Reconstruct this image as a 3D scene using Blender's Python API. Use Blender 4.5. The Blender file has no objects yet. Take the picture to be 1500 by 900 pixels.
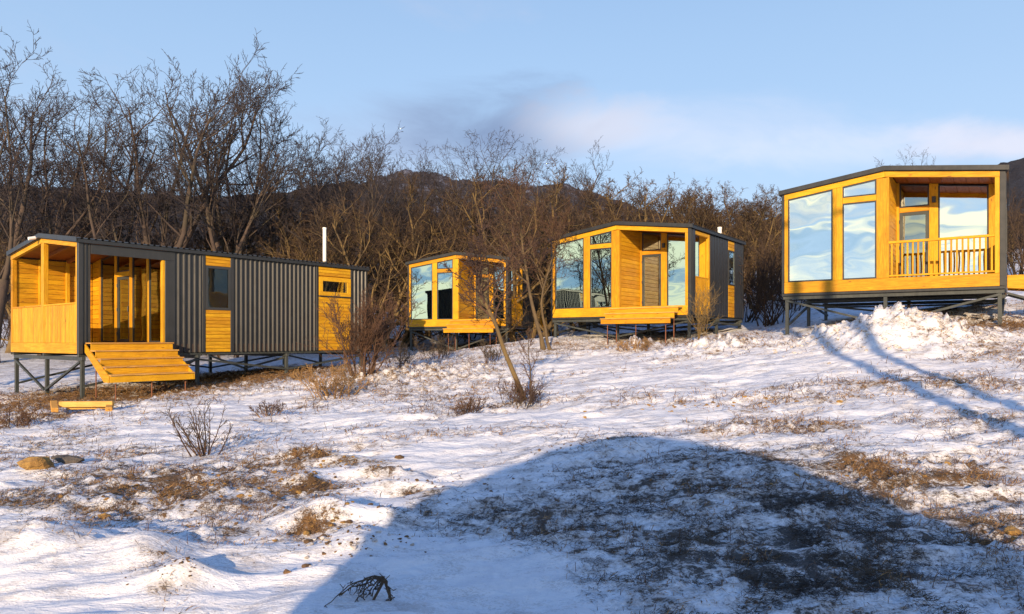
import bpy, math, random
import numpy as np
random.seed(7); RNG = np.random.default_rng(7)
scene = bpy.context.scene
COL = scene.collection
R = math.radians

# ---------------------------------------------------------------- camera
EYE = 1.6; F = 1050.0; CX = 750.0; HY = 498.0
cam_d = bpy.data.cameras.new('camera'); cam = bpy.data.objects.new('camera', cam_d); COL.objects.link(cam)
cam.location = (0, 0, EYE); cam.rotation_euler = (R(90), 0, 0)
cam_d.sensor_width = 36; cam_d.lens = 36 * F / 1500; cam_d.shift_y = 48 / 1500
cam_d.clip_start = 0.1; cam_d.clip_end = 20000
scene.camera = cam

# ---------------------------------------------------------------- sun, sky, exposure
SUN_AZ = 189.8; SUN_EL = 14.0           # azimuth clockwise from +Y
sd = bpy.data.lights.new('sun', 'SUN'); sun = bpy.data.objects.new('sun', sd); COL.objects.link(sun)
sd.energy = 4.4; sd.angle = R(0.55); sd.color = (1.0, 0.74, 0.46)
sun.rotation_euler = (R(90 - SUN_EL), 0, R(180 - SUN_AZ))
sun.location = (0, 0, 60)
scene.view_settings.view_transform = 'Standard'; scene.view_settings.look = 'None'
scene.view_settings.exposure = 0.62; scene.view_settings.gamma = 1

world = bpy.data.worlds.new('World'); scene.world = world; world.use_nodes = True
wn = world.node_tree; wn.nodes.clear()
class NT:
    """tiny helper round a node tree"""
    def __init__(s, t): s.t = t
    def n(s, typ, **kw):
        nd = s.t.nodes.new(typ)
        for k, v in kw.items():
            if k == 'inp':
                for a, b in v.items():
                    if isinstance(b, bpy.types.NodeSocket): s.t.links.new(b, nd.inputs[a])
                    else: nd.inputs[a].default_value = b
            else: setattr(nd, k, v)
        return nd
    def math(s, op, a, b=0.0, c=0.0, clamp=False):
        return s.n('ShaderNodeMath', operation=op, use_clamp=clamp, inp={0: a, 1: b, 2: c}).outputs[0]
    def mix(s, f, a, b):
        m = s.n('ShaderNodeMix', data_type='RGBA'); 
        for idx, v in ((0, f), (6, a), (7, b)):
            if isinstance(v, bpy.types.NodeSocket): s.t.links.new(v, m.inputs[idx])
            else:
                if idx > 0 and len(v) == 3: v = (*v, 1)
                m.inputs[idx].default_value = v
        return m.outputs[2]
    def noise(s, vec, scale, detail=4, rough=0.55, dist=0.0):
        return s.n('ShaderNodeTexNoise', inp={'Vector': vec, 'Scale': scale, 'Detail': detail, 'Roughness': rough, 'Distortion': dist}).outputs[0]
    def mapr(s, v, a, b, c=0.0, d=1.0):
        return s.n('ShaderNodeMapRange', clamp=True, interpolation_type='SMOOTHSTEP', inp={0: v, 1: a, 2: b, 3: c, 4: d}).outputs[0]
    def scalev(s, vec, sc, loc=(0, 0, 0)):
        return s.n('ShaderNodeMapping', inp={0: vec, 1: loc, 3: sc}).outputs[0]
W = NT(wn)
sky = W.n('ShaderNodeTexSky', sky_type='NISHITA', sun_disc=False, sun_elevation=R(SUN_EL), sun_rotation=R(SUN_AZ), altitude=600, air_density=1.0, dust_density=0.6, ozone_density=3.0)
tc = W.n('ShaderNodeTexCoord').outputs['Generated']
sep = W.n('ShaderNodeSeparateXYZ', inp={0: tc}).outputs
zc = W.math('ADD', W.math('MAXIMUM', sep[2], 0.0), 0.10)
pl = W.n('ShaderNodeCombineXYZ', inp={0: W.math('DIVIDE', sep[0], zc), 1: W.math('DIVIDE', sep[1], zc), 2: 0.0}).outputs[0]
# streaky cloud deck over the whole sky, on a flat plane high above
warp = W.noise(W.scalev(pl, (0.55, 0.8, 1), (3.1, 1.7, 0)), 0.9, 7, 0.6, 0.6)
cov = W.mapr(warp, 0.53, 0.72)
fine = W.noise(W.scalev(pl, (0.8, 1.6, 1), (8.0, 2, 0)), 1.8, 8, 0.65, 0.3)
cov = W.math('MULTIPLY', cov, W.mapr(fine, 0.3, 0.6, 0.35, 1.0))
def blob(px, py, rx, ry, amt, k=0.9):
    """a bank of cloud standing in one direction of the sky, with a ragged edge"""
    ax = (px - CX) / F; ez = (HY - py) / F
    yy = W.math('MAXIMUM', sep[1], 0.05)
    tx = W.math('DIVIDE', sep[0], yy); tz = W.math('DIVIDE', sep[2], yy)
    nz = W.noise(W.scalev(tc, (4, 4, 10)), 1.0, 9, 0.58, 0.5)
    u = W.math('DIVIDE', W.math('SUBTRACT', tx, ax), rx / F); v = W.math('DIVIDE', W.math('SUBTRACT', tz, ez), ry / F)
    r = W.math('SQRT', W.math('ADD', W.math('MULTIPLY', u, u), W.math('MULTIPLY', v, v)))
    r = W.math('ADD', r, W.math('MULTIPLY', W.math('SUBTRACT', nz, 0.5), 3.2))
    return W.math('MULTIPLY', W.mapr(r, 1.45, 0.0), amt)
base_sky = W.mix(0.72, sky.outputs[0], W.mix(W.mapr(sep[2], 0.35, 0.8), (3.5, 5.15, 7.5), (0.75, 2.15, 5.7)))
low = W.mapr(sep[2], 0.42, 0.05)
base_sky = W.mix(W.math('MULTIPLY', low, 0.55), base_sky, (4.9, 6.1, 7.6))
facing = W.mapr(sep[1], -0.9, 0.3)      # sunward clouds glow yellow, far ones go grey-lilac
ccol = W.mix(facing, (9.5, 7.8, 5.2), (4.4, 4.7, 6.0))
c = W.mix(W.math('MULTIPLY', cov, 0.75), base_sky, ccol)
# low banks of sunset cloud on the sunward half, long and thin
band = W.noise(W.scalev(tc, (1.6, 1.6, 9.0), (2.2, 0.4, 1.3)), 1.35, 7, 0.58, 0.5)
bcol = W.mix(W.mapr(W.noise(W.scalev(tc, (2.5, 2.5, 16.0), (0.3, 5.1, 0.2)), 1.6, 6, 0.6, 0.6), 0.44, 0.58), (12.5, 11.0, 7.0), (3.2, 4.6, 6.0))
bandm = W.math('MULTIPLY', W.mapr(W.math('ADD', band, W.mapr(sep[2], 0.34, 0.02, 0.0, 0.11)), 0.44, 0.57), W.math('MULTIPLY', W.mapr(sep[2], 0.62, 0.25), W.mapr(sep[1], 0.15, -0.35)))
c = W.mix(W.math('MULTIPLY', bandm, 0.9), c, bcol)
c = W.mix(blob(960, 200, 300, 46, 0.42), c, (5.7, 6.1, 7.4))
c = W.mix(blob(590, 215, 130, 60, 0.50), c, (3.6, 4.2, 5.8))
c = W.mix(blob(710, 195, 170, 56, 1.0), c, (1.95, 2.7, 4.3))
c = W.mix(blob(865, 185, 100, 36, 0.60), c, (6.1, 6.2, 7.1))
c = W.mix(blob(1180, 225, 260, 30, 0.5), c, (5.9, 6.4, 7.7))
c = W.mix(blob(1490, 215, 150, 28, 0.8), c, (6.1, 6.2, 7.2))
bg = W.n('ShaderNodeBackground', inp={0: c, 1: 0.09})
W.n('ShaderNodeOutputWorld', inp={0: bg.outputs[0]})

# ================================================================ helpers
def link(o, parent=None):
    COL.objects.link(o)
    if parent is not None: o.parent = parent
    return o
def tag(o, label=None, cat=None, group=None, kind=None):
    if label: o['label'] = label
    if cat: o['category'] = cat
    if group: o['group'] = group
    if kind: o['kind'] = kind
    return o
def empty(name, loc, rz=0.0, parent=None):
    o = bpy.data.objects.new(name, None); o.location = loc; o.rotation_euler = (0, 0, rz); o.empty_display_size = 0.3
    return link(o, parent)
def np_mesh(name, V, Q, mat=None, smooth=False):
    """V (n,3); Q (m,k) polygons all of k corners"""
    me = bpy.data.meshes.new(name); V = np.asarray(V, np.float32); Q = np.asarray(Q, np.int32)
    me.vertices.add(len(V)); me.vertices.foreach_set('co', V.ravel())
    m, k = Q.shape
    me.loops.add(m * k); me.loops.foreach_set('vertex_index', Q.ravel())
    me.polygons.add(m); me.polygons.foreach_set('loop_start', np.arange(0, m * k, k, dtype=np.int32))
    me.polygons.foreach_set('loop_total', np.full(m, k, np.int32))
    me.polygons.foreach_set('use_smooth', np.full(m, smooth, bool))
    me.update(calc_edges=True)
    if mat: me.materials.append(mat)
    return me
class MB:
    def __init__(s): s.v = []; s.f = []
    def box(s, x0, x1, y0, y1, z0, z1, b=0.0):
        i = len(s.v)
        s.v += [(x0, y0, z0), (x1, y0, z0), (x1, y1, z0), (x0, y1, z0), (x0, y0, z1), (x1, y0, z1), (x1, y1, z1), (x0, y1, z1)]
        s.f += [(i, i+3, i+2, i+1), (i+4, i+5, i+6, i+7), (i, i+1, i+5, i+4), (i+1, i+2, i+6, i+5), (i+2, i+3, i+7, i+6), (i+3, i, i+4, i+7)]
        return s
    def prism(s, poly, a0, a1, axis='y'):
        """2-D polygon extruded: axis y -> poly is (x,z); x -> (y,z); z -> (x,y). Wants counter-clockwise seen from -axis for y."""
        i = len(s.v); n = len(poly)
        mk = {'y': lambda p, a: (p[0], a, p[1]), 'x': lambda p, a: (a, p[0], p[1]), 'z': lambda p, a: (p[0], p[1], a)}[axis]
        s.v += [mk(p, a0) for p in poly] + [mk(p, a1) for p in poly]
        s.f.append(tuple(range(i, i + n))); s.f.append(tuple(range(i + 2*n - 1, i + n - 1, -1)))
        for k in range(n):
            j = (k + 1) % n; s.f.append((i + k, i + n + k, i + n + j, i + j))
        return s
    def bar(s, p, q, w, h=None, sides=4):
        """square or round bar from p to q"""
        h = h or w; p = np.array(p, float); q = np.array(q, float); d = q - p; L = np.linalg.norm(d); d /= L
        up = np.array((0, 0, 1.0)) if abs(d[2]) < 0.95 else np.array((0, 1.0, 0))
        a = np.cross(d, up); a /= np.linalg.norm(a); b = np.cross(a, d)
        i = len(s.v)
        for e in (p, q):
            for k in range(sides):
                t = 2 * math.pi * (k + 0.5) / sides; sc = 1 / math.cos(math.pi / sides) if sides == 4 else 1
                s.v.append(tuple(e + a * math.cos(t) * w / 2 * sc + b * math.sin(t) * h / 2 * sc))
        for k in range(sides):
            j = (k + 1) % sides; s.f.append((i + k, i + j, i + sides + j, i + sides + k))
        s.f.append(tuple(range(i + sides - 1, i - 1, -1))); s.f.append(tuple(range(i + sides, i + 2 * sides)))
        return s
    def build(s, name, mat, parent=None, smooth=False, bevel=0.0, kind=None, label=None):
        me = bpy.data.meshes.new(name); me.from_pydata(s.v, [], s.f)
        import bmesh
        bm = bmesh.new(); bm.from_mesh(me); bmesh.ops.recalc_face_normals(bm, faces=bm.faces)
        if bevel: bmesh.ops.bevel(bm, geom=bm.edges[:] , offset=bevel, segments=1, affect='EDGES', clamp_overlap=True)
        bm.to_mesh(me); bm.free()
        if smooth: me.polygons.foreach_set('use_smooth', [True] * len(me.polygons))
        me.materials.append(mat)
        o = bpy.data.objects.new(name, me); link(o, parent)
        if kind: o['kind'] = kind
        if label: o['label'] = label
        return o
def part_box(name, mat, parent, *b, bevel=0.006, **k):
    return MB().box(*b).build(name, mat, parent, bevel=bevel, **k)

# ---------------------------------------------------------------- noise in numpy
_perm = RNG.permutation(512)
def vnoise(x, y, seed=0):
    xi = np.floor(x).astype(np.int64); yi = np.floor(y).astype(np.int64); fx = x - xi; fy = y - yi
    u = fx*fx*fx*(fx*(fx*6-15)+10); v = fy*fy*fy*(fy*(fy*6-15)+10)
    def g(a, b):
        h = _perm[(_perm[(a + seed * 57) & 511] + b * 1) & 511]; t = h * (2 * math.pi / 512)
        return np.cos(t), np.sin(t)
    def d(a, b, p, q):
        gx, gy = g(a, b); return gx * p + gy * q
    n00 = d(xi, yi, fx, fy); n10 = d(xi+1, yi, fx-1, fy); n01 = d(xi, yi+1, fx, fy-1); n11 = d(xi+1, yi+1, fx-1, fy-1)
    return (n00*(1-u)+n10*u)*(1-v)+(n01*(1-u)+n11*u)*v
def fbm(x, y, oct=4, seed=0, gain=0.5):
    s = 0; a = 1.0
    for k in range(oct): s = s + a * vnoise(x * 2**k + 13.1*k, y * 2**k - 7.7*k, seed + k); a *= gain
    return s
def sstep(a, b, x):
    t = np.clip((x - a) / (b - a), 0, 1); return t * t * (3 - 2 * t)

# ---------------------------------------------------------------- terrain height (relative to the eye, then lifted)
CP = np.array([
 (0,0,-1.62),(0,4.2,-1.6),(-3,4.5,-1.62),(4,4.5,-1.5),(3,7,-1.28),(6,8.8,-1.06),(-6,8,-1.62),(0,9,-1.38),
 (-10.7,17.7,-1.52),(-13.9,20.6,-1.5),(-7.2,22.1,-1.09),(-5,25,-0.88),(-10,13,-1.62),(-4.66,32,-0.52),(-.16,30.1,-0.45),
 (1.45,26.7,0.15),(3.5,24.0,-0.14),(5.7,22.4,-0.02),(8.7,26.0,0.36),(7.56,20.2,0.14),(11.9,17.2,0.36),(12,23,0.85),(16,24,1.35),
 (0,13.2,-1.16),(0,20,-0.8),(4,14,-.74),(6.36,10.9,-.84),(6.9,14,-.52),(7.5,17.6,-.20),(9.5,14,-.42),(12,12,-.45),(-10,27,-1.1),(-20,30,-1.0),(0,38,0.2),(14,36,2.6),(25,30,3.0),(-12,40,-0.2),
 (-20,8,-2.0),(20,8,0.0),(0,-12,-1.9),(-22,-12,-3.0),(20,-12,-1.6),(-40,40,0.5),(40,45,6.0),(0,60,3.5),(-50,0,-3.0),(50,0,-.5),(0,-50,-6)], float)
def _tps(r2): return np.where(r2 > 0, 0.5 * r2 * np.log(np.maximum(r2, 1e-12)), 0)
def _fit():
    P = CP[:, :2] / 10; n = len(P); r2 = ((P[:, None] - P[None]) ** 2).sum(-1); A = np.zeros((n+3, n+3))
    A[:n, :n] = _tps(r2) + np.eye(n) * 0.01; A[:n, n] = 1; A[:n, n+1:] = P; A[n, :n] = 1; A[n+1:, :n] = P.T
    return np.linalg.solve(A, np.r_[CP[:, 2], 0, 0, 0])
_W = _fit()
def base_h(x, y):
    x = np.asarray(x, float); y = np.asarray(y, float); r = np.hypot(x, y) + 1e-9; s = np.minimum(1, 62 / r)
    xs = x * s / 10; ys = y * s / 10; P = CP[:, :2] / 10; h = _W[len(P)] + _W[len(P)+1] * xs + _W[len(P)+2] * ys
    for (a, b), w in zip(P, _W): h = h + w * _tps((xs - a) ** 2 + (ys - b) ** 2)
    back = np.clip(-y / (r), 0, 1)
    return h - back * np.maximum(0, r - 60) * 0.06
def _solve(px, py, fn, lo=2.5, hi=70):
    d = np.geomspace(lo, hi, 900); kx = (px - CX) / F; kz = (HY - py) / F
    g = kz * d - fn(kx * d, d); i = np.argmax(g < 0)
    if g[i] >= 0: i = -1
    return kx * d[i], d[i]
# mounds: pixel of the crest, radii in metres, height
MOUNDS = []
for px, py, rx, ry, hh in [(600,560,2.3,1.3,.30),(700,548,1.6,1.0,.12),(480,768,.34,.26,.20),(520,800,.22,.2,.10),(215,826,.22,.20,.13),(270,852,.22,.16,.12),(330,700,.5,.4,.04),
        (-1,0,1.15,1.15,.68),(-2,0,.9,.9,.26),(-3,0,.7,.7,.16),(1050,512,1.4,.8,.18),(930,512,.7,.6,.20),(690,735,.55,.16,.05),
        (40,815,.95,.42,.24),(150,850,.6,.30,.12),(1280,690,.28,.22,.08),(1320,705,.6,.2,.05),(1330,662,1.0,.3,.07),(1100,628,1.2,.3,.05),(1260,640,1.4,.25,.06),(870,660,1.1,.3,.05),
        (565,695,.42,.12,.11),(430,672,.40,.14,.12),(500,682,.42,.12,.11),(612,712,.36,.13,.11),(720,733,.36,.14,.09),(800,750,.40,.16,.08),(660,722,.3,.12,.08),(440,708,.3,.14,.09),(1390,720,.8,.25,.06),(570,765,.2,.16,.07)]:
    x, d = {-1: (8.75, 16.9), -2: (9.9, 16.4), -3: (7.8, 17.9)}[px] if px < 0 else _solve(px, py, base_h); MOUNDS.append((x, d, rx, ry, hh))
def H(x, y):
    h = base_h(x, y)
    for a, b, rx, ry, k in MOUNDS:
        e = ((x - a) / rx) ** 2 + ((y - b) / ry) ** 2
        h = h + k * np.exp(-e)
    return h + EYE
def ground_at(px, py): return _solve(px, py, lambda x, y: H(x, y) - EYE)
def GZ(x, y): return float(H(np.array([x], float), np.array([y], float))[0])

# patches where dead grass and earth show through the snow: (px, py, radius px, radius px, strength, brownness)
PATCH = [(1170,770,310,90,.60,.3),(1220,835,190,75,.86,.15),(1000,800,170,60,.42,.3),(1300,850,180,50,.42,.3),(900,655,130,18,.42,.4),(1060,690,170,30,.60,.3),(1230,735,150,28,.55,.3),
 (745,745,75,20,.95,.25),(690,724,55,10,.95,.25),(850,790,120,40,.52,.3),(820,845,70,30,.30,.3),(650,728,40,12,.95,.3),(820,760,60,14,.9,.3),(440,708,34,12,.95,.7),(640,790,110,14,.32,.3),(780,690,110,10,.75,.3),(930,715,110,20,.55,.3),
 (560,695,30,9,1,.5),(510,682,40,8,1,.6),(450,672,30,9,1,.7),(600,712,36,8,.95,.5),(480,765,34,20,.95,.75),(525,795,24,10,.9,.4),(585,765,22,20,.8,.3),(440,720,70,20,.6,.6),(475,762,46,18,1,.8),(525,800,30,14,.95,.4),(220,815,30,12,1,.8),(275,845,30,12,1,.8),
 (260,715,150,36,.78,.65),(200,750,90,20,.62,.7),(320,690,100,20,.6,.6),(90,720,110,30,.62,.55),(60,650,90,20,.55,.6),(170,660,70,8,.6,.6),(10,620,60,22,.7,.8),(360,765,80,25,.5,.7),(225,822,26,22,.92,.7),(272,848,26,16,.9,.8),(300,880,60,10,.5,.6),(200,800,20,8,.7,.6),(350,640,60,16,.35,.6),
 (140,582,210,17,1.0,1),(330,560,120,12,.9,1),(430,548,120,11,.9,1),(30,600,80,12,.6,1),(700,507,80,8,.9,1),(600,515,70,8,.5,1),(640,560,120,26,.52,.8),(480,578,40,18,.8,1),(560,548,60,12,.5,.9),(690,600,60,9,.4,.8),
 (870,578,120,8,.38,1),(960,585,120,9,.38,1),(1050,588,130,8,.42,1),(930,508,34,10,.75,1),(1000,505,100,10,.35,1),(1180,624,62,12,.75,.95),(1100,620,70,8,.5,1),(1265,682,32,20,.75,1),(1345,680,120,14,.48,.8),(1300,692,30,10,.8,1),
 (1430,680,60,14,.75,.95),(1440,722,90,26,.62,.7),(1480,790,70,30,.75,.8),(1350,705,90,10,.5,.9),(1340,565,150,18,.40,1),(1240,570,110,14,.34,.9),(1450,512,70,22,.5,1),(1440,478,110,12,.95,1),(1300,470,120,6,.2,1),(1470,450,60,6,.5,1),(1310,490,110,30,.16,.9),(1200,495,60,12,.3,.9),(1150,590,110,12,.35,.9),(1420,620,90,16,.35,.8),(1440,560,80,16,.38,.9),
 (850,505,90,10,.5,1),(1060,500,60,8,.6,1),(760,590,40,8,.5,1),(540,630,40,6,.4,.8),(600,640,200,12,.25,.8),(180,620,60,10,.3,.8),(700,640,120,10,.3,1)]
PW = []; CLEAR = []
for px, py, rx, ry, s in [(650,855,190,55,.95),(560,820,60,40,.9),(560,745,60,14,.7),(720,715,60,10,.6),(760,690,90,10,.7),(1020,650,90,10,.5),(90,845,170,50,.8),(330,850,70,30,.5),(640,665,120,14,.6),(800,615,260,16,.55),(250,625,120,14,.4),(400,590,80,14,.5),(980,560,160,12,.4),(1150,540,120,14,.4),(860,530,90,10,.4)]:
    x, d = ground_at(px, py); x0, d0 = ground_at(px, min(py + ry, 1200)); x1, d1 = ground_at(px, py - ry); CLEAR.append((x, d, rx * d / F, max(.1, d - d0), max(.1, d1 - d), s))
for px, py, rx, ry, s, br in PATCH:
    x, d = ground_at(px, py); x0, d0 = ground_at(px, py + ry); x1, d1 = ground_at(px, max(py - ry, 440)); PW.append((x, d, rx * d / F, max(.08, d - d0), max(.08, min(d1 - d, 4)), s, br))
def dirt(x, y):
    """coverage 0..1 and brownness 0..1"""
    c = 0.20 + 0.22 * sstep(-.15, .35, fbm(x * .45, y * .8, 4, 61)); b = np.full(np.shape(x), 0.09); wsum = np.full(np.shape(x), 0.15)
    wx = x + 0.35 * fbm(x * 1.1, y * 0.7, 3, 40); wy = y + 0.3 * fbm(x * 1.1 + 9, y * 0.7, 3, 44)
    for a, d, rx, r0, r1, s, br in PW:
        ry = np.where(wy < d, r0, r1)
        e = ((wx - a) / (rx * 1.15)) ** 2 + ((wy - d) / (ry * 1.25)) ** 2
        w = np.exp(-e * 1.1) * s
        c = 1 - (1 - c) * (1 - w * 0.98); b = b + w * 3 * br; wsum = wsum + w * 3
    for a, d, rx, r0, r1, s in CLEAR:
        e = ((wx - a) / rx) ** 2 + ((wy - d) / np.where(wy < d, r0, r1)) ** 2
        c = c * (1 - s * np.exp(-e))
    far = sstep(30, 36, y + 0.4 * np.abs(x))
    c = np.maximum(c, far * 0.55)
    return np.clip(c, 0, 1), np.clip(b / wsum - 0.3 * 0, 0, 1)

# ================================================================ materials
def mat(name):
    m = bpy.data.materials.new(name); m.use_nodes = True; m.node_tree.nodes.clear(); return m, NT(m.node_tree)
def finish(t, bsdf): t.n('ShaderNodeOutputMaterial', inp={0: bsdf})
def principled(t, color, rough=0.6, bump=None, bstr=0.3, bdist=0.01, **kw):
    inp = {'Base Color': color if isinstance(color, bpy.types.NodeSocket) or len(color) == 4 else (*color, 1), 'Roughness': rough}
    if bump is not None:
        inp['Normal'] = t.n('ShaderNodeBump', inp={'Strength': bstr, 'Distance': bdist, 'Height': bump}).outputs[0]
    inp.update(kw)
    return t.n('ShaderNodeBsdfPrincipled', inp=inp).outputs[0]
def objc(t): return t.n('ShaderNodeTexCoord').outputs['Object']
def wood(name, axis, ca, cb, rough=0.5, coat=0.08):
    m, t = mat(name); oc = objc(t); rnd = t.n('ShaderNodeObjectInfo').outputs['Random']
    off = t.n('ShaderNodeCombineXYZ', inp={0: t.math('MULTIPLY', rnd, 37.0), 1: t.math('MULTIPLY', rnd, 11.0), 2: t.math('MULTIPLY', rnd, 23.0)}).outputs[0]
    v = t.n('ShaderNodeVectorMath', operation='ADD', inp={0: oc, 1: off}).outputs[0]
    sc = {'x': (1.2, 16, 16), 'y': (16, 1.2, 16), 'z': (16, 16, 1.2)}[axis]
    g = t.noise(t.scalev(v, sc), 2.2, 6, 0.6, 0.5)
    big = t.noise(v, 1.7, 3)
    k = t.n('ShaderNodeTexVoronoi', inp={'Vector': t.scalev(v, {'x': (1.6, 5, 5), 'y': (5, 1.6, 5), 'z': (5, 5, 1.6)}[axis]), 'Scale': 1.0}).outputs[0]
    knot = t.mapr(k, 0.10, 0.04)
    f = t.math('ADD', t.mapr(g, 0.3, 0.72), t.math('MULTIPLY', t.math('SUBTRACT', rnd, 0.5), 0.95), clamp=True)
    col = t.mix(f, ca, cb)
    col = t.mix(t.math('MULTIPLY', t.mapr(big, 0.35, 0.7), 0.35), col, tuple(0.62 * q for q in cb))
    gap = t.mapr(t.noise(t.scalev(v, tuple(q * 1.5 for q in sc)), 4.5, 4, 0.6, 0.3), 0.40, 0.30)
    col = t.mix(t.math('MULTIPLY', gap, 0.8), col, (0.22, 0.08, 0.008))
    col = t.mix(t.math('MULTIPLY', knot, 0.7), col, (0.16, 0.055, 0.012))
    finish(t, principled(t, col, t.mapr(g, 0.2, 0.8, rough, rough + 0.2), g, 0.35, 0.004, **{'Coat Weight': coat, 'Coat Roughness': 0.3, 'Specular IOR Level': 0.25}))
    return m
CA, CB = (0.70, 0.375, 0.013), (0.50, 0.22, 0.008)
WX = wood('varnished_pine_x', 'x', CA, CB); WY = wood('varnished_pine_y', 'y', CA, CB); WZ = wood('varnished_pine_z', 'z', CA, CB)
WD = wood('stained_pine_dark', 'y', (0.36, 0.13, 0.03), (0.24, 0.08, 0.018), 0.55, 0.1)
WPALE = wood('sawn_and_sunlit_pine', 'x', (0.72, 0.42, 0.12), (0.52, 0.26, 0.06), 0.75, 0.0)  # raw timber of the trestle; on step treads its paleness paints sunlight
def metal_paint(name, col, rough=0.45, dirt_=0.25):
    m, t = mat(name); oc = objc(t); n = t.noise(oc, 3.5, 6, 0.6); s = t.noise(t.scalev(oc, (14, 14, 1.2)), 1, 5)
    c = t.mix(t.math('MULTIPLY', t.mapr(t.math('MULTIPLY', n, s), 0.15, 0.4), dirt_), (*col, 1), tuple(min(1, q * 2.0 + 0.02) for q in col))
    finish(t, principled(t, c, t.mapr(n, 0.2, 0.8, rough - 0.08, rough + 0.10), n, 0.12, 0.01, **{'Metallic': 0.0, 'Specular IOR Level': 0.45}))
    return m
MSHEET = metal_paint('anthracite_sheet', (0.026, 0.027, 0.029), 0.40, 0.15); MROOF = metal_paint('anthracite_roof', (0.020, 0.022, 0.025), 0.45, 0.15)
MSTEEL = metal_paint('painted_steel', (0.036, 0.042, 0.042), 0.5, 0.4); MGASK = metal_paint('dark_window_profile', (0.035, 0.037, 0.040), 0.4, 0.1)
MRUST = metal_paint('rusty_rod', (0.16, 0.06, 0.03), 0.8, 0.6)
MUNDER = metal_paint('underfloor_board', (0.05, 0.035, 0.028), 0.8, 0.4)
MCHIM = metal_paint('bright_steel_pipe', (0.82, 0.80, 0.76), 0.3, 0.1)
def glass(name, refl, tint, thru=(0.42, 0.47, 0.45)):
    m, t = mat(name); oc = objc(t)
    n = t.noise(t.scalev(oc, (1, 1, 1.3)), 1.0, 1, 0.4, 0.3)
    nb = t.n('ShaderNodeBump', inp={'Strength': 0.28, 'Distance': 0.022, 'Height': n}).outputs[0]
    g = t.n('ShaderNodeBsdfGlossy', inp={'Color': (*tint, 1), 'Roughness': 0.012, 'Normal': nb}).outputs[0]
    tr = t.n('ShaderNodeBsdfTransparent', inp={'Color': (*thru, 1)}).outputs[0]
    fr = t.n('ShaderNodeFresnel', inp={'IOR': 1.5}).outputs[0]
    f = t.math('ADD', t.math('MULTIPLY', fr, 1.0 - refl), refl, clamp=True)
    finish(t, t.n('ShaderNodeMixShader', inp={0: f, 1: tr, 2: g}).outputs[0]); return m
GL = glass('coated_window_glass', 0.84, (0.90, 0.99, 1.0)); GL2 = glass('tinted_window_glass', 0.62, (0.66, 0.86, 0.90)); GLD = glass('clear_door_glass', 0.34, (0.85, 0.95, 0.92)); GLB = glass('dim_window_glass', 0.0, (0.6, 0.65, 0.65), (0.75, 0.8, 0.82)); MBLIND = metal_paint('grey_blind_cloth', (0.20, 0.215, 0.23), 0.9, 0.1)
def bark(name, ca, cb, cc, sc=1.0):
    m, t = mat(name); oc = objc(t); rnd = t.n('ShaderNodeObjectInfo').outputs['Random']
    n = t.noise(t.scalev(oc, (9, 9, 2.5)), 2.0 * sc, 5, 0.65); b = t.noise(oc, 0.9, 3)
    c = t.mix(t.mapr(n, 0.3, 0.7), ca, cb); c = t.mix(t.mapr(b, 0.45, 0.65), c, cc)
    c = t.mix(t.math('MULTIPLY', rnd, 0.35), c, tuple(q * 0.5 for q in ca))
    finish(t, principled(t, c, 0.9, n, 0.6, 0.02)); return m
BK_TALL = bark('grey_bark', (0.060, 0.043, 0.040), (0.10, 0.068, 0.050), (0.075, 0.060, 0.040))
BK_TWIG = bark('dark_twigs', (0.034, 0.027, 0.033), (0.062, 0.044, 0.042), (0.045, 0.038, 0.038)); BK_FAR = bark('distant_twigs', (0.022, 0.015, 0.016), (0.042, 0.027, 0.022), (0.028, 0.022, 0.022))
BK_OR = bark('orange_brown_bark', (0.15, 0.098, 0.040), (0.23, 0.155, 0.058), (0.085, 0.060, 0.034))
BK_RED = bark('red_brown_twigs', (0.075, 0.038, 0.026), (0.12, 0.062, 0.030), (0.055, 0.032, 0.028))
BK_TREE = bark('warm_grey_bark', (0.10, 0.068, 0.036), (0.16, 0.11, 0.052), (0.06, 0.045, 0.032)); BK_LOW = bark('dull_brush', (0.050, 0.030, 0.020), (0.095, 0.055, 0.026), (0.030, 0.020, 0.018))
BK_GR = bark('straw', (0.40, 0.24, 0.09), (0.28, 0.15, 0.05), (0.17, 0.10, 0.05))
BK_DK = bark('dark_scrub', (0.055, 0.042, 0.032), (0.12, 0.085, 0.05), (0.045, 0.035, 0.03))

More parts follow.
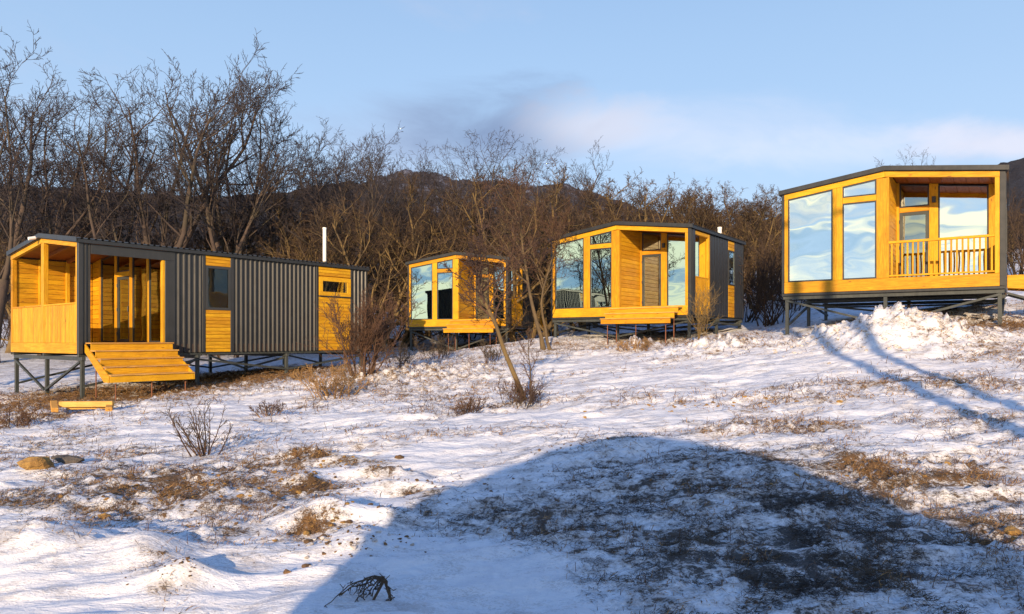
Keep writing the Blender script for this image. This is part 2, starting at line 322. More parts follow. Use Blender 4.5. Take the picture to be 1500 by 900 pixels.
# snow ground
def ground_material():
    m, t = mat('snow_and_dead_grass'); oc = objc(t)
    cov = t.n('ShaderNodeAttribute', attribute_name='cover').outputs['Fac']; br = t.n('ShaderNodeAttribute', attribute_name='brown').outputs['Fac']
    n1 = t.noise(t.scalev(oc, (1.0, 0.8, 1)), 7, 8, 0.68, 0.8)
    n2 = t.noise(t.scalev(oc, (1.0, 1.5, 1)), 26, 6, 0.7, 0.6)
    n3 = t.noise(oc, 95, 4, 0.7)
    n0 = t.noise(t.scalev(oc, (0.75, 1.25, 1), (5, 3, 0)), 2.3, 5, 0.6, 1.2)
    nn = t.math('ADD', t.math('ADD', t.math('MULTIPLY', n1, 0.27), t.math('MULTIPLY', n2, 0.26)), t.math('ADD', t.math('MULTIPLY', n3, 0.17), t.math('MULTIPLY', n0, 0.30)))
    thr = t.math('SUBTRACT', t.math('SUBTRACT', 0.635, t.math('MULTIPLY', cov, 0.155)), t.math('MULTIPLY', t.mapr(cov, 0.78, 1.0, 0.0, 0.045), t.mapr(br, 0.25, 0.6)))
    d = t.mapr(t.math('SUBTRACT', nn, thr), -0.012, 0.03)
    brown = t.mix(t.mapr(n3, 0.3, 0.7), (0.26, 0.145, 0.06), (0.12, 0.066, 0.03))
    dark = t.mix(t.mapr(n2, 0.35, 0.65), (0.040, 0.038, 0.040), (0.12, 0.105, 0.095))
    dcol = t.mix(t.mapr(t.math('ADD', br, t.math('MULTIPLY', t.math('SUBTRACT', n1, 0.5), 0.8)), 0.25, 0.85), dark, brown)
    # old snow: thin, dirty and icy in places
    thin = t.mapr(t.math('SUBTRACT', nn, t.math('SUBTRACT', 0.59, t.math('MULTIPLY', cov, 0.16))), -0.05, 0.06)
    snow = t.mix(t.mapr(n1, 0.35, 0.7), (0.80, 0.81, 0.85), (0.68, 0.70, 0.76))
    snow = t.mix(t.math('MULTIPLY', thin, t.math('ADD', 0.30, t.math('MULTIPLY', cov, 0.32))), snow, t.mix(br, (0.13, 0.125, 0.125), (0.40, 0.31, 0.22)))
    gr = t.noise(t.scalev(oc, (1.0, 1.7, 1)), 48, 5, 0.75, 0.5)
    snow = t.mix(t.math('MULTIPLY', t.mapr(t.math('ADD', gr, t.math('MULTIPLY', t.math('SUBTRACT', n0, 0.5), 0.9)), 0.50, 0.62), 0.40), snow, t.mix(br, (0.22, 0.22, 0.24), (0.42, 0.36, 0.31)))
    col = t.mix(d, snow, dcol)
    hgt = t.math('ADD', t.math('MULTIPLY', t.noise(t.scalev(oc, (0.8, 2.6, 1)), 4.5, 6, 0.6, 0.5), 1.0), t.math('ADD', t.math('MULTIPLY', n2, 0.35), t.math('MULTIPLY', t.math('MULTIPLY', n3, d), 0.5)))
    p = principled(t, col, t.mapr(d, 0, 1, 0.55, 0.95), hgt, 0.62, 0.05, **{'Specular IOR Level': 0.3})
    finish(t, p); return m
MG = ground_material()

# ================================================================ the ground sheet
def axis_coords(segs):
    out = [segs[0][0]]
    for a, b, s0, s1 in segs:
        p = out[-1]
        while p < b - 1e-6:
            f = (p - a) / (b - a); s = s0 * (s1 / s0) ** f; p += s; out.append(min(p, b))
    return np.array(out)
xp = axis_coords([(0, 7, .038, .045), (7, 15, .05, .10), (15, 30, .12, .6), (30, 80, .8, 6), (80, 4200, 8, 500)])
xs = np.r_[-xp[:0:-1], xp]
yp = axis_coords([(3.2, 9, .032, .045), (9, 20, .045, .09), (20, 36, .10, .3), (36, 90, .4, 6), (90, 4200, 8, 500)])
ym = axis_coords([(0, 12, .08, 1), (12, 90, 1.2, 8), (90, 4200, 10, 500)])
ys = np.r_[3.2 - ym[:0:-1], yp]
X, Y = np.meshgrid(xs, ys); hgt = H(X, Y)
cov, brn = dirt(X, Y)
r = np.hypot(X, Y); near = np.exp(-(np.maximum(0, r - 26) / 10) ** 2)
rip = fbm(X * .6 + Y * .22, Y * 2.4 - X * .4, 5, 3, .55) * 0.058 + np.maximum(0, fbm(X * 1.4 + 5, Y * 4.5 - X, 3, 83)) * 0.035
lump = np.maximum(0, fbm(X * 3.6, Y * 3.6, 4, 9) + 0.05) * (0.03 + 0.075 * brn) * np.clip(cov * 1.3 - .2, 0, 1)
roll = fbm(X * .35, Y * .35, 3, 17) * 0.10
clod = np.maximum(0, fbm(X * 7.5, Y * 7.5, 3, 23) - 0.12) * (0.05 + 0.10 * brn) * np.clip(cov * 1.5 - .25, 0.04, 1)
drift = np.abs(fbm(X * .5 + 3 + Y * .35, Y * 1.1 - X * .55, 3, 31)) * -0.07
mound_rub = np.zeros_like(X)
for (a, b, rx, ry, k) in MOUNDS[7:12]:
    mound_rub = np.maximum(mound_rub, np.exp(-((X - a) / rx) ** 2 - ((Y - b) / ry) ** 2))
mound_rub = mound_rub + 0.7 * np.exp(-((X - MOUNDS[0][0]) / 2.2) ** 2 - ((Y - MOUNDS[0][1]) / 1.3) ** 2)
rub = (np.maximum(0, fbm(X * 4.2, Y * 4.2, 3, 51)) * 0.42 + np.maximum(0, fbm(X * 9, Y * 9, 2, 57)) * 0.16) * mound_rub
DET = (rip + lump + roll + clod + drift + rub) * near
hgt = hgt + DET
nx, ny = len(xs), len(ys)
V = np.stack([X.ravel(), Y.ravel(), hgt.ravel()], 1)
ii = (np.arange(ny - 1)[:, None] * nx + np.arange(nx - 1)[None]).ravel()
gm = np_mesh('snowy_ground', V, np.stack([ii, ii + 1, ii + nx + 1, ii + nx], 1), MG, True)
for nm, arr in (('cover', cov), ('brown', brn)):
    at = gm.attributes.new(nm, 'FLOAT', 'POINT'); at.data.foreach_set('value', arr.ravel().astype(np.float32))
ground = link(bpy.data.objects.new('ground', gm)); tag(ground, kind='structure')
def grid_z(px_, py_):
    ix = np.clip(np.searchsorted(xs, px_) - 1, 0, nx - 2); iy = np.clip(np.searchsorted(ys, py_) - 1, 0, ny - 2)
    fx = np.clip((px_ - xs[ix]) / (xs[ix+1] - xs[ix]), 0, 1); fy = np.clip((py_ - ys[iy]) / (ys[iy+1] - ys[iy]), 0, 1)
    return (hgt[iy, ix] * (1-fx) + hgt[iy, ix+1] * fx) * (1-fy) + (hgt[iy+1, ix] * (1-fx) + hgt[iy+1, ix+1] * fx) * fy
def grid_cov(px_, py_):
    ix = np.clip(np.searchsorted(xs, px_), 0, nx - 1); iy = np.clip(np.searchsorted(ys, py_), 0, ny - 1); return cov[iy, ix], brn[iy, ix]
def gz(x, y): return float(grid_z(np.array([x]), np.array([y]))[0])

# ================================================================ hills
def hill_material(name, ca, cb, snow_amt, snowc=(0.5, 0.52, 0.6)):
    m, t = mat(name); oc = objc(t)
    n = t.noise(t.scalev(oc, (1, 1, 1.6)), 0.03, 9, 0.68); f = t.noise(t.scalev(oc, (1, 1, 0.45)), 0.55, 6, 0.75)
    c = t.mix(t.mapr(f, 0.35, 0.65), ca, cb)
    st = t.mapr(t.math('ADD', n, t.math('MULTIPLY', t.math('SUBTRACT', f, 0.5), 0.5)), 0.60 - 0.12 * snow_amt, 0.75 - 0.12 * snow_amt)
    c = t.mix(t.math('MULTIPLY', st, snow_amt), c, snowc)
    finish(t, principled(t, c, 0.95, f, 1.0, 3.0)); return m
def hill(name, r0, r1, prof, m, seed, rough):
    px = np.linspace(prof[0][0], prof[-1][0], 420); top = np.interp(px, [p[0] for p in prof], [p[1] for p in prof])
    tx = (px - CX) / F; rows = np.r_[np.linspace(0, 1, 60), np.linspace(1.04, 1.5, 10)]
    T, Rr = np.meshgrid(tx, rows); D = r0 + (r1 - r0) * Rr
    ht = (HY - top)[None] / F * r1
    shape = np.where(Rr <= 1, np.clip(Rr, 0, 1) ** 1.15 * (r0 / r1 * 0 + 1), 1 - (Rr - 1) * 1.3)
    Xh = T * D; Z = EYE + ht * shape + fbm(Xh / rough * 3, D / rough * 3, 6, seed, 0.55) * rough * 0.05 * np.clip(Rr * 2, 0, 1) - 2
    Z += fbm(Xh / 4, D / 4, 3, seed + 5) * (r1 / 500) * 1.6
    nX, nY = len(px), len(rows); ii = (np.arange(nY - 1)[:, None] * nX + np.arange(nX - 1)[None]).ravel()
    me = np_mesh(name, np.stack([Xh.ravel(), D.ravel(), Z.ravel()], 1), np.stack([ii, ii+1, ii+nX+1, ii+nX], 1), m, True)
    return tag(link(bpy.data.objects.new(name, me)), kind='structure')
hill('forested_hill', 75, 420, [(-900,330),(-500,285),(0,266),(90,268),(150,276),(300,282),(400,281),(443,271),(503,262),(556,273),(620,300),(700,345),(780,400),(900,470)], hill_material('bare_forest_slope', (0.008,0.006,0.009), (0.026,0.018,0.020), 0.12, (0.05,0.045,0.06)), 5, 60)
hill('snowy_mountain', 500, 1500, [(300,400),(440,310),(520,268),(560,257),(600,251),(640,254),(670,262),(720,268),(780,270),(830,266),(880,285),(960,315),(1060,345),(1200,420)], hill_material('snow_dusted_slope', (0.022,0.019,0.028), (0.05,0.044,0.056), 0.8, (0.20,0.21,0.27)), 8, 260)
hill('wooded_hill', 90, 520, [(820,480),(960,400),(1050,345),(1127,315),(1300,280),(1420,247),(1467,236),(1500,230),(1600,226),(1800,240),(2300,300),(2900,420)], hill_material('dark_wood_slope', (0.010,0.009,0.015), (0.028,0.023,0.030), 0.10, (0.05,0.05,0.07)), 12, 70)

# ================================================================ cabins
def corrugated(u0, u1, z0f, z1f, plane, off, depth=0.035, pitch=0.155):
    """profiled sheet; plane 'yz' = side wall at x=off (bulging by sign of depth); z0f/z1f functions of u"""
    us = []; n = max(1, round((u1 - u0) / pitch)); p = (u1 - u0) / n
    for k in range(n):
        a = u0 + k * p
        us += [(a, 0), (a + .46*p, 0), (a + .62*p, 1), (a + .84*p, 1)]
    us.append((u1, 0)); mb = MB()
    for u, h in us:
        o = off + depth * h
        for z in (z0f(u), z1f(u)):
            mb.v.append((o, u, z) if plane == 'yz' else (u, o, z))
    for k in range(len(us) - 1): mb.f.append((2*k, 2*k+1, 2*k+3, 2*k+2))
    return mb
def roof_sheet(w, y0, y1, zr, th, pitch=0.16, ov=0.07):
    """two profiled slopes with ribs running down the slope, closed by a fascia"""
    mb = MB(); n = max(2, round((y1 - y0) / pitch)); p = (y1 - y0) / n; prof = []
    for k in range(n):
        a = y0 + k * p; prof += [(a, .0), (a + .55*p, .0), (a + .64*p, .028), (a + .90*p, .028)]
    prof.append((y1, .0)); xs_ = (-ov, w / 2, w + ov)
    for y, h in prof:
        for x in xs_: mb.v.append((x, y, zr(x) + th + h))
    for k in range(len(prof) - 1):
        for q in (0, 1): a = 3*k + q; mb.f.append((a, a+1, a+4, a+3))
    return mb
def vplanks(name, m, parent, plane, off, th, a0, a1, z0, z1, pitch=0.11, gap=0.013, z1f=None):
    n = max(1, round((a1 - a0) / pitch)); p = (a1 - a0) / n
    for k in range(n):
        u, v = a0 + k*p + gap/2, a0 + (k+1)*p - gap/2; zt = z1f((u+v)/2) if z1f else z1; j = random.uniform(-.002, .003)
        b = (u, v, off + j, off + th + j, z0, zt) if plane == 'xz' else (off + j, off + th + j, u, v, z0, zt)
        part_box(name, m, parent, *b, bevel=.004)
def hplanks(name, m, parent, plane, off, th, a0, a1, z0, z1, pitch=0.13, gap=0.008, topf=None):
    """horizontal boards; topf(u) gives the sloping ceiling that trims the topmost boards"""
    n = max(1, round((z1 - z0) / pitch)); p = (z1 - z0) / n
    for k in range(n):
        s, e = z0 + k*p + gap/2, z0 + (k+1)*p - gap/2; j = random.uniform(-.002, .003)
        mb = MB()
        if topf:
            zl, zr_ = min(e, topf(a0)), min(e, topf(a1))
            if max(zl, zr_) <= s + .01: continue
            zl = max(zl, s + .003); zr_ = max(zr_, s + .003)
        else: zl = zr_ = e
        poly = [(a0, s), (a1, s), (a1, zr_), (a0, zl)]
        mb.prism(poly, off + j, off + th + j, 'y' if plane == 'xz' else 'x')
        mb.build(name, m, parent, bevel=.003)
def window(parent, plane, off, poly, depth=0.05, g=0.035, m=None, gm_=None, name='window', gy=None, inset=0.012):
    """framed pane; poly in facade coordinates (u,z). Frame is a ring mesh, pane sits inside it"""
    m = m or MGASK; gm_ = gm_ or GL
    P = np.array(poly, float); n = len(P); c = P.mean(0)
    def inner(P, g):
        out = []
        A = sum(P[i][0]*P[(i+1) % n][1] - P[(i+1) % n][0]*P[i][1] for i in range(n)); sg = 1 if A > 0 else -1
        for i in range(n):
            a, b, d = P[i-1], P[i], P[(i+1) % n]; e1 = (b - a) / np.linalg.norm(b - a); e2 = (d - b) / np.linalg.norm(d - b)
            n1 = np.array((-e1[1], e1[0])) * sg; n2 = np.array((-e2[1], e2[0])) * sg; bis = n1 + n2; bis /= np.linalg.norm(bis)
            out.append(b + bis * g / max(.3, bis @ n1))
        return np.array(out)
    I = inner(P, g); mk = (lambda p, a: (p[0], a, p[1])) if plane == 'xz' else (lambda p, a: (a, p[0], p[1]))
    fr = MB(); d0, d1 = off, off + depth
    for ring, a in ((P, d0), (I, d0), (P, d1), (I, d1)): fr.v += [mk(p, a) for p in ring]
    for i in range(n):
        j = (i + 1) % n
        fr.f += [(i, j, n + j, n + i), (2*n+i, 3*n+i, 3*n+j, 2*n+j), (i, 2*n+i, 2*n+j, j), (n+i, n+j, 3*n+j, 3*n+i)]
    w = fr.build(name, m, parent)
    pn = MB(); mid = off + depth * 0.5; pn.prism([tuple(p) for p in I], mid - .004, mid + .004, 'y' if plane == 'xz' else 'x')
    pn.build('pane', gm_, w)
    return w
def door(parent, off, x0, x1, z0, z1, gm_=None):
    d = window(parent, 'xz', off, [(x0, z0), (x1, z0), (x1, z1), (x0, z1)], .055, .085, MSTEEL, gm_ or GLD, 'door')
    part_box('handle', MGASK, d, x1 - .065, x1 - .035, off - .045, off, (z0 + z1) / 2 - .08, (z0 + z1) / 2 + .08)
    for zz in (z0 + .25, (z0+z1)/2, z1 - .25): part_box('hinge', MGASK, d, x0 - .012, x0 + .012, off - .018, off - .001, zz - .05, zz + .05)
    return d
def step_flight(parent_pos, rz, label, n, width, run, rise, side_board=False, legs=True, name='wooden_steps', ztop=0.0, down=None):
    """steps descend along local -y from the origin (top edge), width along +x"""
    root = empty(name, parent_pos, rz); tag(root, label, 'steps')
    for k in range(n):
        y1 = -k * run; y0 = y1 - run; z = ztop - k * rise
        part_box('tread', WPALE, root, -.02, width + .02, y0 - .04, y1, z - .032, z)  # paler tone paints sun and dusted snow onto the tread edges
        part_box('riser', WX, root, 0, width, y0 - .004, y0 + .022, z - rise - .002, z - .037, bevel=.003)
    if side_board:
        for x in (-.035, width + .003):
            poly = [(0, ztop - .04), (-n * run, ztop - (n - 1) * rise - .04), (-n * run, ztop - n * rise), (-n * run + run * 1.0, ztop - n * rise), (0, ztop - rise * 1.25)]
            MB().prism(poly, x, x + .032, 'x').build('stringer', WY, root)
    if legs:
        for fx in (.08, .5, .92):
            for yy in (-n * run + .10, -run * .6):
                if fx == .5 and yy > -n*run + .2: continue
                c, s = math.cos(rz), math.sin(rz); x = fx * width; wx, wy = parent_pos[0] + c*x - s*yy, parent_pos[1] + s*x + c*yy
                zb = gz(wx, wy) - parent_pos[2] - .05; zt = ztop + (yy / run) * rise - .10 if yy < -run else ztop - .25
                MB().bar((x, yy, zb), (x, yy, max(zt, zb + .1)), .028, sides=8).build('leg', MRUST, root)
    return root
def under_frame(root, w, L, xs_, ys_, zw, phi, o, z0, front_v=True):
    """steel legs down to the ground, beams and diagonals"""
    c, s = math.cos(phi), math.sin(phi)
    def wz(x, y): return gz(o[0] + c*x + s*y, o[1] - s*x + c*y) - z0
    for y in ys_: part_box('floor_beam', MSTEEL, root, 0.02, w - .02, y - .05, y + .05, -.17, -.075)
    for x in xs_: part_box('floor_beam', MSTEEL, root, x - .04, x + .04, 0.02, L - .02, -.075 + .001, -.004)
    for x in xs_:
        for y in ys_:
            b = wz(x, y) - .12
            if b > -.35: b = -.35
            part_box('steel_post', MSTEEL, root, x - .045, x + .045, y - .045, y + .045, b, -.172)
            part_box('foot_plate', MSTEEL, root, x - .09, x + .09, y - .09, y + .09, b + .10, b + .125, bevel=0)
    for i in range(len(xs_) - 1):
        for jj, y in enumerate(ys_):
            xa, xb = xs_[i], xs_[i+1]
            if i % 2 == 0: p, q = (xa, y - .05, -.2), (xb - .05, y - .05, wz(xb, y) + .14)
            else: p, q = (xb, y - .05, -.2), (xa + .05, y - .05, wz(xa, y) + .14)
            MB().bar(p, q, .055).build('brace', MSTEEL, root)
    for j in range(len(ys_) - 1):
        for x in (xs_[0], xs_[-1]):
            ya, yb = ys_[j], ys_[j+1]
            if j % 2 == 0: p, q = (x + .05, ya, wz(x, ya) * .75), (x + .05, yb, -.2)
            else: p, q = (x + .05, ya, -.2), (x + .05, yb, wz(x, yb) * .75)
            MB().bar(p, q, .055).build('brace', MSTEEL, root)
EV, PK, TH = 2.76, 3.10, 0.10      # underside of roof at eave and ridge, roof thickness
def zroof(w, ev=EV, pk=PK):
    return lambda x: ev + (pk - ev) * (1 - abs(x - w/2) / (w/2))
def gable_board(parent, name, m, w, x0, x1, zr, t0, t1, y0, y1, k=0):
    """sloped strip between roof underside minus t0 and minus t1"""
    xm = [x0] + ([w/2] if x0 < w/2 < x1 else []) + [x1]
    poly = [(x, zr(x) - t1) for x in xm] + [(x, zr(x) - t0) for x in reversed(xm)]
    return MB().prism(poly, y0, y1, 'y').build(name, m, parent, bevel=.004)
def roof_parts(root, w, L, zr):
    r_ = empty('roof', (0, 0, 0), 0, root)
    for a, b in ((0, w/2), (w/2, w)):
        a2 = -.06 if a == 0 else a; b2 = w + .06 if b == w else b
        MB().prism([(a2, zr(a2)), (b2, zr(b2)), (b2, zr(b2) + TH - .012), (a2, zr(a2) + TH - .012)], -.05, L + .05, 'y').build('roof_slope', MROOF, r_)
    roof_sheet(w, -.075, L + .075, zr, TH - .002).build('roof_sheet', MROOF, r_)
    for s_ in (0, 1):
        a, b = ((-.07, w/2), (w/2, w + .07))[s_]
        MB().prism([(a, zr(a) + .012), (b, zr(b) + .012), (b, zr(b) + TH + .03), (a, zr(a) + TH + .03)], -.085, -.066, 'y').build('fascia', MSHEET, r_)
    return r_

def cabin_a(loc, phi, w, L, label, rail=False, side_open=True, depth=1.6, name='cabin', gls=None):
    global GL
    gkeep = GL; GL = gls or GL
    o = loc; root = empty(name, loc, -phi); tag(root, label, 'cabin', 'timber and metal cabins standing on steel legs')
    k = w / 5.2; zr = zroof(w); X0, X1, X2, X3, X4, X5, X6, X7 = .07, .17*k, 1.33*k, 1.58*k, 2.40*k, 2.70*k, w - .22, w - .12
    # floor, base
    part_box('floor', MUNDER, root, .03, w - .03, .08, L - .03, 0, .24)
    part_box('bottom_board', WX, root, X0, X7, 0, .055, .0, .31)
    part_box('metal_edging', MSHEET, root, 0, w, .004, .08, -.07, -.003)
    for n_, (a, b) in {'q': (0, X0), 'r': (X7, w)}.items():
        gable_board(root, 'corner_trim', MSHEET, w, a + .001, b - .001, zr, .002, zr((a+b)/2) - .0, -.006, .10)
    # posts up to the header
    hd = .15
    for a, b, dp in ((X0, X1, .09), (X2, X3, .10), (X4, X5, .16), (X6, X7, .12)):
        MB().prism([(a + .002, .313), (b - .002, .313), (b - .002, zr(b) - hd), (a + .002, zr(a) - hd)], .003, dp, 'y').build('post', WZ, root, bevel=.005)
    gable_board(root, 'header_beam', WX, w, X0, w/2 - .002, zr, .003, hd - .002, -.004, .10)
    gable_board(root, 'header_beam', WX, w, w/2 + .002, X7, zr, .003, hd - .002, -.004, .10)
    # windows of the glazed half
    window(root, 'xz', .012, [(X1, .315), (X2, .315), (X2, zr(X2) - hd - .003), (X1, zr(X1) - hd - .003)])
    window(root, 'xz', .012, [(X3, .315), (X4, .315), (X4, 2.36), (X3, 2.36)])
    part_box('rail', WX, root, X3 + .002, X4 - .002, .003, .085, 2.363, 2.515)
    window(root, 'xz', .012, [(X3, 2.518), (X4, 2.518), (X4, zr(X4) - hd - .003), (X3, zr(X3) - hd - .003)])
    # body walls
    part_box('wall', WY, root, .045, .13, .10, L - .10, .243, EV - .01, label='inner timber wall on the left')
    corrugated(.10, L, lambda u: 0, lambda u: EV - .002, 'yz', .04, -.03).build('metal_sheet', MSHEET, root)
    back = MB().prism([(.14, .243), (w - .14, .243), (w - .14, zr(w - .14) - .01), (w/2, zr(w/2) - .01), (.14, zr(.14) - .01)], L - .10, L - .03, 'y').build('wall', WX, root)
    corrugated(.0, w, lambda u: 0, lambda u: zr(u) - .003, 'xz', L - .005, .03).build('metal_sheet', MSHEET, root)
    # right side wall: porch opening, then sheet, a narrow window strip in timber
    y_op = depth
    part_box('corner_trim', MSHEET, root, w - .02, w + .012, .101, .30, -.003, EV - .003)
    a, b = y_op + .06, L
    part_box('wall', WY, root, w - .13, w - .045, y_op + .12, L - .10, .243, EV - .01)
    sa, sb = a + (b - a) * .52, a + (b - a) * .70
    corrugated(a, sa, lambda u: 0, lambda u: EV - .002, 'yz', w - .025, .014, .25).build('metal_sheet', MSHEET, root)
    corrugated(sb, b, lambda u: 0, lambda u: EV - .002, 'yz', w - .025, .014, .25).build('metal_sheet', MSHEET, root)
    hplanks('plank', WY, root, 'yz', w - .044, .03, sa + .01, sb - .01, 2.40, EV - .02)
    hplanks('plank', WY, root, 'yz', w - .044, .03, sa + .01, sb - .01, .0, 1.15)
    window(root, 'yz', w - .044, [(sa + .01, 1.16), (sb - .01, 1.16), (sb - .01, 2.39), (sa + .01, 2.39)], .045)
    # porch
    for q in range(8):
        u0 = .06 + (y_op - .06) * q / 8; part_box('deck_board', WX, root, X5 - .1, X7 + .04, u0 + .003, u0 + (y_op - .06) / 8 - .003, .243, .275, bevel=.004)
    hplanks('plank', WY, root, 'yz', X5 - .045, .03, .162, y_op, .28, zr(X5) + .2, .14, topf=lambda u: zr(X5) - .03)
    # ceiling boards under the roof
    nn = 9
    for q in range(nn):
        a0 = X5 + (w - .03 - X5) * q / nn; a1 = X5 + (w - .03 - X5) * (q+1) / nn
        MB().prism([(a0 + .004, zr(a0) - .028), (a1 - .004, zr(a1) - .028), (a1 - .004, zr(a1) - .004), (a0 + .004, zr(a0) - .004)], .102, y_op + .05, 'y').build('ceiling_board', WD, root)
    D0 = y_op
    bx = [2.75*k, 3.47*k, 3.68*k, w - .38]
    MB().prism([(X5 - .02, .28), (bx[0], .28), (bx[0], zr(bx[0]) - .03), (X5 - .02, zr(X5) - .03)], D0, D0 + .10, 'y').build('post', WZ, root)
    MB().prism([(bx[1], .28), (bx[2], .28), (bx[2], zr(bx[2]) - .03), (bx[1], zr(bx[1]) - .03)], D0 - .01, D0 + .10, 'y').build('post', WZ, root, bevel=.005)
    MB().prism([(bx[3], .28), (w - .13, .28), (w - .13, zr(w - .13) - .03), (bx[3], zr(bx[3]) - .03)], D0 - .01, D0 + .10, 'y').build('post', WZ, root, bevel=.005)
    door(root, D0 + .01, bx[0] + .003, bx[1] - .003, .285, 2.22)
    part_box('rail', WX, root, bx[0] + .003, bx[1] - .003, D0 + .0, D0 + .09, 2.225, 2.36)
    window(root, 'xz', D0 + .01, [(bx[0] + .003, 2.363), (bx[1] - .003, 2.363), (bx[1] - .003, zr(bx[1]) - .06), (bx[0] + .003, zr(bx[0]) - .06)], gm_=GLD)
    window(root, 'xz', D0 + .01, [(bx[2] + .003, .285), (bx[3] - .003, .285), (bx[3] - .003, zr(bx[3]) - .06), (bx[2] + .003, zr(bx[2]) - .06)])
    # side opening of the porch: half-height boarding, jamb, head
    part_box('post', WZ, root, w - .10, w - .006, y_op - .13, y_op - .002, .28, EV - .03)
    part_box('header_beam', WY, root, w - .10, w - .01, .302, y_op - .133, EV - .15, EV - .03)
    if side_open:
        vplanks('plank', WZ, root, 'yz', w - .035, .025, .31, y_op - .135, .02, 1.22)
        part_box('rail', WY, root, w - .10, w - .003, .305, y_op - .133, 1.223, 1.262)
    lamp = part_box('wall_lamp', MGASK, root, bx[1] + .07, bx[1] + .16, D0 - .10, D0 - .012, 2.42, 2.58)
    if rail:
        rl = empty('railing', (0, 0, 0), 0, root)
        part_box('top_rail', WX, rl, X5 - .02, X6 - .002, -.012, .075, 1.20, 1.262); part_box('bottom_rail', WX, rl, X5 + .002, X6 - .002, .0, .055, .34, .385)
        nb = 19
        for q in range(nb):
            xx = X5 + .06 + (X6 - X5 - .12) * q / (nb - 1); part_box('baluster', WZ, rl, xx - .021, xx + .021, .008, .045, .387, 1.198, bevel=.004)
    roof_parts(root, w, L, zr)
    # a little furniture-free interior: cross wall so that light does not pass through
    part_box('inner_wall', WX, root, .135, w - .135, L * .70, L * .70 + .06, .245, EV - .02)
    GL = gkeep
    return root, zr

C = math.cos; S = math.sin
# cabin 4 (right, with the railing)
P4 = (7.60, 20.2, EYE + 1.30); ph4 = R(35)
c4, z4 = cabin_a(P4, ph4, 5.2, 5.4, 'large cabin on the far right with a railed porch, raised highest on steel legs', rail=True)
under_frame(c4, 5.2, 5.4, [.12, 2.6, 5.08], [.12, 2.7, 5.2], 0, ph4, P4, P4[2])
# cabin 3
P3 = (.0543 * 26, 26.0, EYE + .80); ph3 = R(36.5)
c3, z3 = cabin_a(P3, ph3, 5.35, 5.0, 'middle cabin with a porch, wide front steps and its dark side turned right', gls=GL2)
under_frame(c3, 5.35, 5.0, [.12, 2.65, 5.23], [.12, 2.5, 4.85], 0, ph3, P3, P3[2])
# cabin 2
P2 = (-4.66, 32.0, EYE + .58); ph2 = R(23)
c2, z2 = cabin_a(P2, ph2, 4.9, 5.6, 'smallest looking and most distant cabin, half hidden behind a bare leaning tree', gls=GL2)
under_frame(c2, 4.9, 5.6, [.12, 2.4, 4.78], [.12, 2.8, 5.45], 0, ph2, P2, P2[2])
def local_pt(P, ph, x, y, z): return (P[0] + C(ph)*x + S(ph)*y, P[1] - S(ph)*x + C(ph)*y, P[2] + z)
step_flight(local_pt(P3, ph3, 2.62, -.095, .26), -ph3, 'wide three-board timber steps in front of the middle cabin porch', 3, 2.45, .30, .18, legs=True)
step_flight(local_pt(P2, ph2, 2.35, -.095, .26), -ph2, 'timber steps in front of the most distant cabin, seen through tree branches', 3, 2.3, .30, .18, legs=True)
# side steps of the right cabin: descend to the right from the porch side, with solid saw-tooth side boards
s4 = empty('wooden_steps', local_pt(P4, ph4, 5.2 + .03, .34, .26), -ph4); tag(s4, 'yellow timber stair at the side of the right-hand cabin', 'steps')
part_box('landing', WY, s4, .0, .42, 0, 1.05, -.05, 0)
n_ = 5
for q in range(n_):
    x0 = .42 + q * .30; z = -(q + 1) * .18
    part_box('tread', WY, s4, x0, x0 + .31, .03, 1.02, z - .04, z); part_box('riser', WY, s4, x0 - .022, x0 - .001, .03, 1.02, z, z + .13, bevel=.002)
for yy in (-.035, 1.055):
    poly = [(0, -.36), (0, .012)]
    top = [(.42, .012)]
    for q in range(n_): top += [(.42 + q*.30, -(q+1)*.18 + .03), (.42 + (q+1)*.30, -(q+1)*.18 + .03)]
    poly = [(0, .012)] + top + [(.42 + n_*.30, -n_*.18 - .14), (.42, -.36 + .02)] + [(0, -.30)]
    MB().prism(poly[::-1], yy, yy + .03, 'y').build('side_board', WX, s4)
MB().bar((0, .0, -.42), (.42 + n_*.3, .0, -n_*.18 - .20), .05).build('steel_stringer', MSTEEL, s4)
MB().bar((0, 1.02, -.42), (.42 + n_*.3, 1.02, -n_*.18 - .20), .05).build('steel_stringer', MSTEEL, s4)

# cabin 1 (left, long, with a full width porch)
P1o = (-10.7, 17.7); ph1 = R(38); w1 = 4.7; L1 = 9.2
P1 = (P1o[0] - C(ph1) * w1, P1o[1] + S(ph1) * w1, EYE - .35)
c1 = empty('cabin', P1, -ph1); tag(c1, 'long dark corrugated cabin on the left with an open corner porch and a steel chimney', 'cabin', 'timber and metal cabins standing on steel legs')
zr1 = zroof(w1, 2.76, 3.06)
part_box('floor', MUNDER, c1, .03, w1 - .03, .08, L1 - .03, 0.0, .24)
part_box('bottom_board', WX, c1, 0.0, w1 - .10, 0, .055, .0, .27)
gable_board(c1, 'corner_trim', MSHEET, w1, w1 - .10, w1 - .001, zr1, .002, zr1(w1 - .05), -.006, .10)
gable_board(c1, 'header_beam', WX, w1, .0, w1/2 - .002, zr1, .003, .12, -.004, .09); gable_board(c1, 'header_beam', WX, w1, w1/2 + .002, w1 - .11, zr1, .003, .12, -.004, .09)
for a, b in ((.002, .12), (w1/2 - .09, w1/2 + .09), (w1 - .20, w1 - .102)):
    mb = MB(); xm = [a, b] if not (a < w1/2 < b) else [a, w1/2, b]
    mb.prism([(a, .272), (b, .272)] + [(x, zr1(x) - .123) for x in reversed(xm)], .003, .12, 'y').build('post', WZ, c1, bevel=.005)
